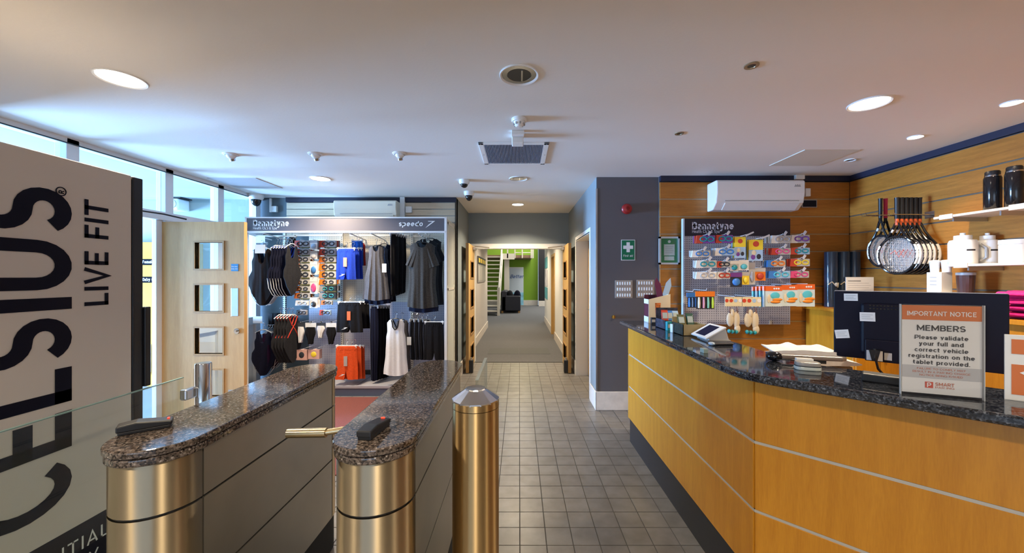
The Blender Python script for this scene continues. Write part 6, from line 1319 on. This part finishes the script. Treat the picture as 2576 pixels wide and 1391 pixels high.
# small devices on the worktop
X, Y = ontop(1815, 868)
t = thing('card_terminal', 'flat black card terminal with silver edge next to the tablet', 'card machine', (X, Y, WT), 0.1)
build('body', MB().box(-0.055, 0.055, -0.025, 0.025, 0, 0.014), black_p, t, local=True, bevel=0.004)
build('trim', MB().box(-0.056, 0.056, -0.026, 0.026, 0.011, 0.0155), alu, t, local=True)
build('screen', MB().box(-0.05, 0.05, -0.02, 0.02, 0.0156, 0.0162), black_g, t, local=True)
build('end_cap', MB().ellipsoid((-0.062, -0.004, 0.010), 0.018, 0.022, 0.010), mat('pale_blue_plastic', (0.42, 0.50, 0.58), 0.3), t, True, local=True)
X, Y = ontop(1771, 887)
one('glass_block', MB().box(-0.012, 0.012, -0.02, 0.02, 0, 0.022), mat('pale_green_glass', (0.30, 0.38, 0.34), 0.08), 'small pale green glass block near the worktop front edge', 'block', base=(0, 0, 0), bevel=0.002).location = (X, Y, WT)
t = thing('barcode_scanner', 'handheld barcode scanner lying on the worktop in front of the towels', 'scanner', (1.187, 1.757, WT), -0.27)
build('head', MB().ellipsoid((0.0, 0, 0.022), 0.034, 0.030, 0.022), black_g, t, True, local=True)
build('handle', MB().prism([(0.02, -0.018), (0.26, -0.016), (0.285, 0.0), (0.26, 0.018), (0.02, 0.018)], 0.014, 0.034), mat('taupe_plastic', (0.20, 0.16, 0.14), 0.35), t, local=True, bevel=0.006)
build('foot', MB().box(0.10, 0.20, -0.012, 0.012, 0, 0.014), black_p, t, local=True)
build('lead', MB().tube([(-0.0, -0.028, 0.012), (0.05, -0.034, 0.016), (0.09, -0.03, 0.01), (0.13, -0.02, 0.004)], 0.003, 6), black_p, t, True, local=True)
X, Y = ontop(2045, 934)
t = thing('contactless_reader', 'small grey oval card reader in front of the barcode scanner', 'card reader', (X, Y+0.03, WT), -0.35)
pr_ = [(0.046*math.copysign(abs(math.cos(a_*math.pi/12))**0.6, math.cos(a_*math.pi/12)), 0.03*math.copysign(abs(math.sin(a_*math.pi/12))**0.6, math.sin(a_*math.pi/12))) for a_ in range(24)]
build('base', MB().prism(pr_, 0, 0.016), mat('pale_green_grey', (0.52, 0.57, 0.54), 0.3), t, local=True, bevel=0.004)
build('top', MB().prism([(x*0.96, y*0.96) for x, y in pr_], 0.016, 0.034), mat('warm_grey_plastic', (0.30, 0.28, 0.26), 0.35), t, local=True, bevel=0.005)
build('seam', MB().prism([(x*1.01, y*1.01) for x, y in pr_], 0.0155, 0.0175), black_p, t, local=True)
build('white_card', MB().box(-0.03, 0.03, 0.025, 0.05, 0.024, 0.04), pk_white, t, local=True)
X, Y = ontop(2232, 965)
t = thing('network_box', 'small black device with cable beside the members notice', 'device', (X, Y+0.02, WT), -0.75)
build('body', MB().box(-0.055, 0.055, -0.03, 0.03, 0, 0.03), black_p, t, local=True, bevel=0.004)
build('connector', MB().box(0.055, 0.066, -0.012, 0.012, 0.008, 0.022), pk_white, t, local=True)
# printer with towels on top, behind the worktop
t = thing('receipt_printer', 'dark printer on the staff desk under the white towels', 'printer', (1.53, 1.98, 0.75), -0.2)
build('body', MB().box(-0.16, 0.15, -0.10, 0.14, 0, 0.29), black_p, t, local=True, bevel=0.01)
build('lid', MB().box(-0.15, 0.14, -0.09, 0.13, 0.29, 0.305), grey_pl, t, local=True, bevel=0.005)
build('paper_slot', MB().box(-0.08, 0.08, -0.101, -0.099, 0.2, 0.22), grey_pl, t, local=True)
tow = fab('white_towel', (0.76, 0.75, 0.74), 0.05)
for k, (lb, dx, w_, d_) in enumerate((('lower folded white towel on the printer behind the worktop', 0.0, 0.40, 0.22), ('upper folded white towel on the printer behind the worktop', 0.0, 0.32, 0.20))):
    mb = cloth(w_, d_, [(0, 1), (1, 1)], None, None, 0.034, 0.005, 2.3, 300+k, 24, 16)
    M = Matrix.Translation((1.495+dx, 1.985+0.01*k, 1.055+0.022+0.036*k)) @ rotz(-0.28) @ Matrix.Rotation(math.pi/2, 4, 'X') @ Matrix.Translation((0, 0, -d_/2))
    mb.v = [tuple(M @ Vector(v)) for v in mb.v]
    one('folded_towel', mb, tow, lb, 'towel', 'white towels on the printer', smooth=True)
# ================================================================ hall beyond the doors
st = thing('staircase', 'white open tread staircase rising in the hall beyond the corridor', 'staircase', (-1.3, 16.3, 0))
nst = 13; cream_w = mat('stair_cream', (0.70, 0.64, 0.55), 0.5)
for k in range(nst):
    y0 = 14.7+0.25*k; z = 0.19*(k+1)
    build('tread', MB().box(-1.9, -0.82, y0, y0+0.27, z-0.045, z), cream_w, st)
for x in (-1.93, -0.80):
    M = Matrix(((0,0,1,0),(1,0,0,0),(0,1,0,0),(0,0,0,1)))
    build('stringer', MB().prism([(14.66, 0), (14.9, 0), (18.05, 2.40), (18.05, 2.62), (17.8, 2.62), (14.66, 0.26)], x-0.03, x+0.03, M), cream_w, st)
build('handrail', MB().tube([(-0.80, 14.7, 0.98), (-0.80, 17.95, 3.45)], 0.03, 8), cream_w, st, True)
for k in range(0, 13, 3): build('baluster', MB().cyl((-0.80, 14.75+0.25*k, 0.19*k+0.1), (-0.80, 14.75+0.25*k, 0.19*k+1.0), 0.02, 8), cream_w, st)
build('newel_post', MB().box(-0.85, -0.75, 14.62, 14.72, 0, 1.1), cream_w, st)
ld = thing('landing', 'mezzanine landing with white railing above the stairs', 'landing', (-0.7, 18.6, 2.35))
build('slab', MB().box(-3.0, 0.62, 18.0, 19.98, 2.42, 2.55), mat('brown_fascia', (0.26, 0.15, 0.10), 0.6), ld)
build('fascia', MB().box(-0.78, -0.22, 17.95, 18.02, 2.34, 2.62), cream_w, ld)
for z in (2.66, 2.9, 3.15, 3.45): build('rail', MB().tube([(-0.2, 17.98, z), (0.62, 17.98, z)], 0.02, 8), cream_w, ld, True)
for x in (-0.55, -0.2, 0.15, 0.58, 0.66): build('rail_post', MB().box(x-0.03, x+0.03, 17.95, 18.01, 2.40, 3.5), cream_w, ld)
build('support_column', MB().box(-0.72, -0.48, 18.2, 18.4, 0, 2.42), cream_w, ld)
sf = thing('sofa', 'black leather sofa with dark cushions in the hall', 'sofa', (-0.33, 16.0, 0))
lea = mat('black_leather', (0.012, 0.012, 0.022), 0.35)
build('arm', MB().box(-0.75, 0.06, 15.7, 15.95, 0.08, 0.72), lea, sf, bevel=0.05, seg=3)
build('arm', MB().box(-0.75, 0.06, 17.2, 17.45, 0.08, 0.72), lea, sf, bevel=0.05, seg=3)
build('back', MB().box(-0.755, -0.52, 15.7, 17.45, 0.08, 0.92), lea, sf, bevel=0.05, seg=3)
build('seat', MB().box(-0.54, 0.06, 15.95, 17.2, 0.08, 0.45), lea, sf, bevel=0.05, seg=3)
for x, y in ((-0.7, 15.75), (0.0, 15.75), (-0.7, 17.4), (0.0, 17.4)): build('foot', MB().box(x-0.04, x+0.04, y-0.04, y+0.04, 0, 0.09), bead_oak, sf)
for i, (x, y, lb) in enumerate(((-0.40, 16.15, 'grey cushion on the black sofa, nearer the stairs'), (-0.08, 16.2, 'dark blue cushion on the black sofa'))):
    one('cushion', MB().ellipsoid((x, y, 0.70), 0.15, 0.10, 0.24), F_grey2 if i == 0 else F_navy, lb, 'cushion', smooth=True)
bn = thing('roller_banner', 'pale roller banner with blue script lettering before the green wall', 'banner', (-0.12, 19.2, 0))
YB = 19.2; bx0_, bx1_ = PX(1281, YB), PX(1317, YB)
build('print', MB().box(bx0_, bx1_, YB, YB+0.01, 0.08, PZ(672, YB)), mat('banner_pale', (0.55, 0.62, 0.70), 0.6), bn)
build('top_band', MB().box(bx0_, bx1_, YB-0.002, YB, PZ(705, YB)+0.6, PZ(672, YB)), mat('banner_white', (0.66, 0.68, 0.70), 0.6), bn)
build('lower_picture', MB().box(bx0_, bx1_, YB-0.002, YB, 0.08, 0.72), mat('banner_aqua', (0.22, 0.50, 0.66), 0.6, var=0.4, vscale=3), bn)
build('lettering', txt('Christmas', 0.15, frame(((bx0_+bx1_)/2, YB-0.004, PZ(686, YB)), (1,0,0), (0,0,1)), 0.002, 'CENTER', shear=0.3), mat('banner_blue', (0.05, 0.12, 0.35), 0.6), bn) if False else None
build('lettering', txt('Better', 0.26, frame(((bx0_+bx1_)/2, YB-0.004, PZ(700, YB)), (1,0,0), (0,0.0,1)), 0.004, 'CENTER', shear=0.35), mat('banner_blue', (0.05, 0.12, 0.35), 0.6), bn)
build('base_cassette', MB().box(bx0_-0.02, bx1_+0.02, YB-0.1, YB+0.1, 0, 0.08), alu, bn)
# posters and rack in the hallway
XW = -0.945
t = thing('leaflet_rack', 'dark framed notice rack with yellow headings on the hallway left wall', 'notice board', (XW, 9.4, 1.36))
build('board', MB().box(XW, XW+0.02, 8.5, 10.4, 1.38, 1.98), mat('rack_grey', (0.32, 0.31, 0.30), 0.5), t)
build('header', MB().box(XW+0.02, XW+0.025, 8.5, 10.4, 1.80, 1.98), black_p, t)
for k in range(4):
    build('yellow_heading', MB().box(XW+0.025, XW+0.028, 8.6+0.46*k, 8.9+0.46*k, 1.84, 1.94), pk_yel, t)
    build('sheet', MB().box(XW+0.02, XW+0.024, 8.58+0.46*k, 8.95+0.46*k, 1.42, 1.76), pk_pale, t)
for i, (za, zb2, lb) in enumerate(((1.78, 2.12, 'upper teal poster on the hallway right wall'), (0.82, 1.18, 'lower teal poster on the hallway right wall'), (1.22, 1.72, 'white figure poster between the two teal posters'))):
    t = thing('poster', lb, 'poster', (0.86, 12.0, za))
    build('sheet', MB().box(0.846, 0.855, 11.4, 12.5, za, zb2), mat('poster_teal', (0.10, 0.40, 0.46), 0.6, var=0.3, vscale=3) if i < 2 else mat('poster_white', (0.62, 0.62, 0.66), 0.6, var=0.3, vscale=4), t)
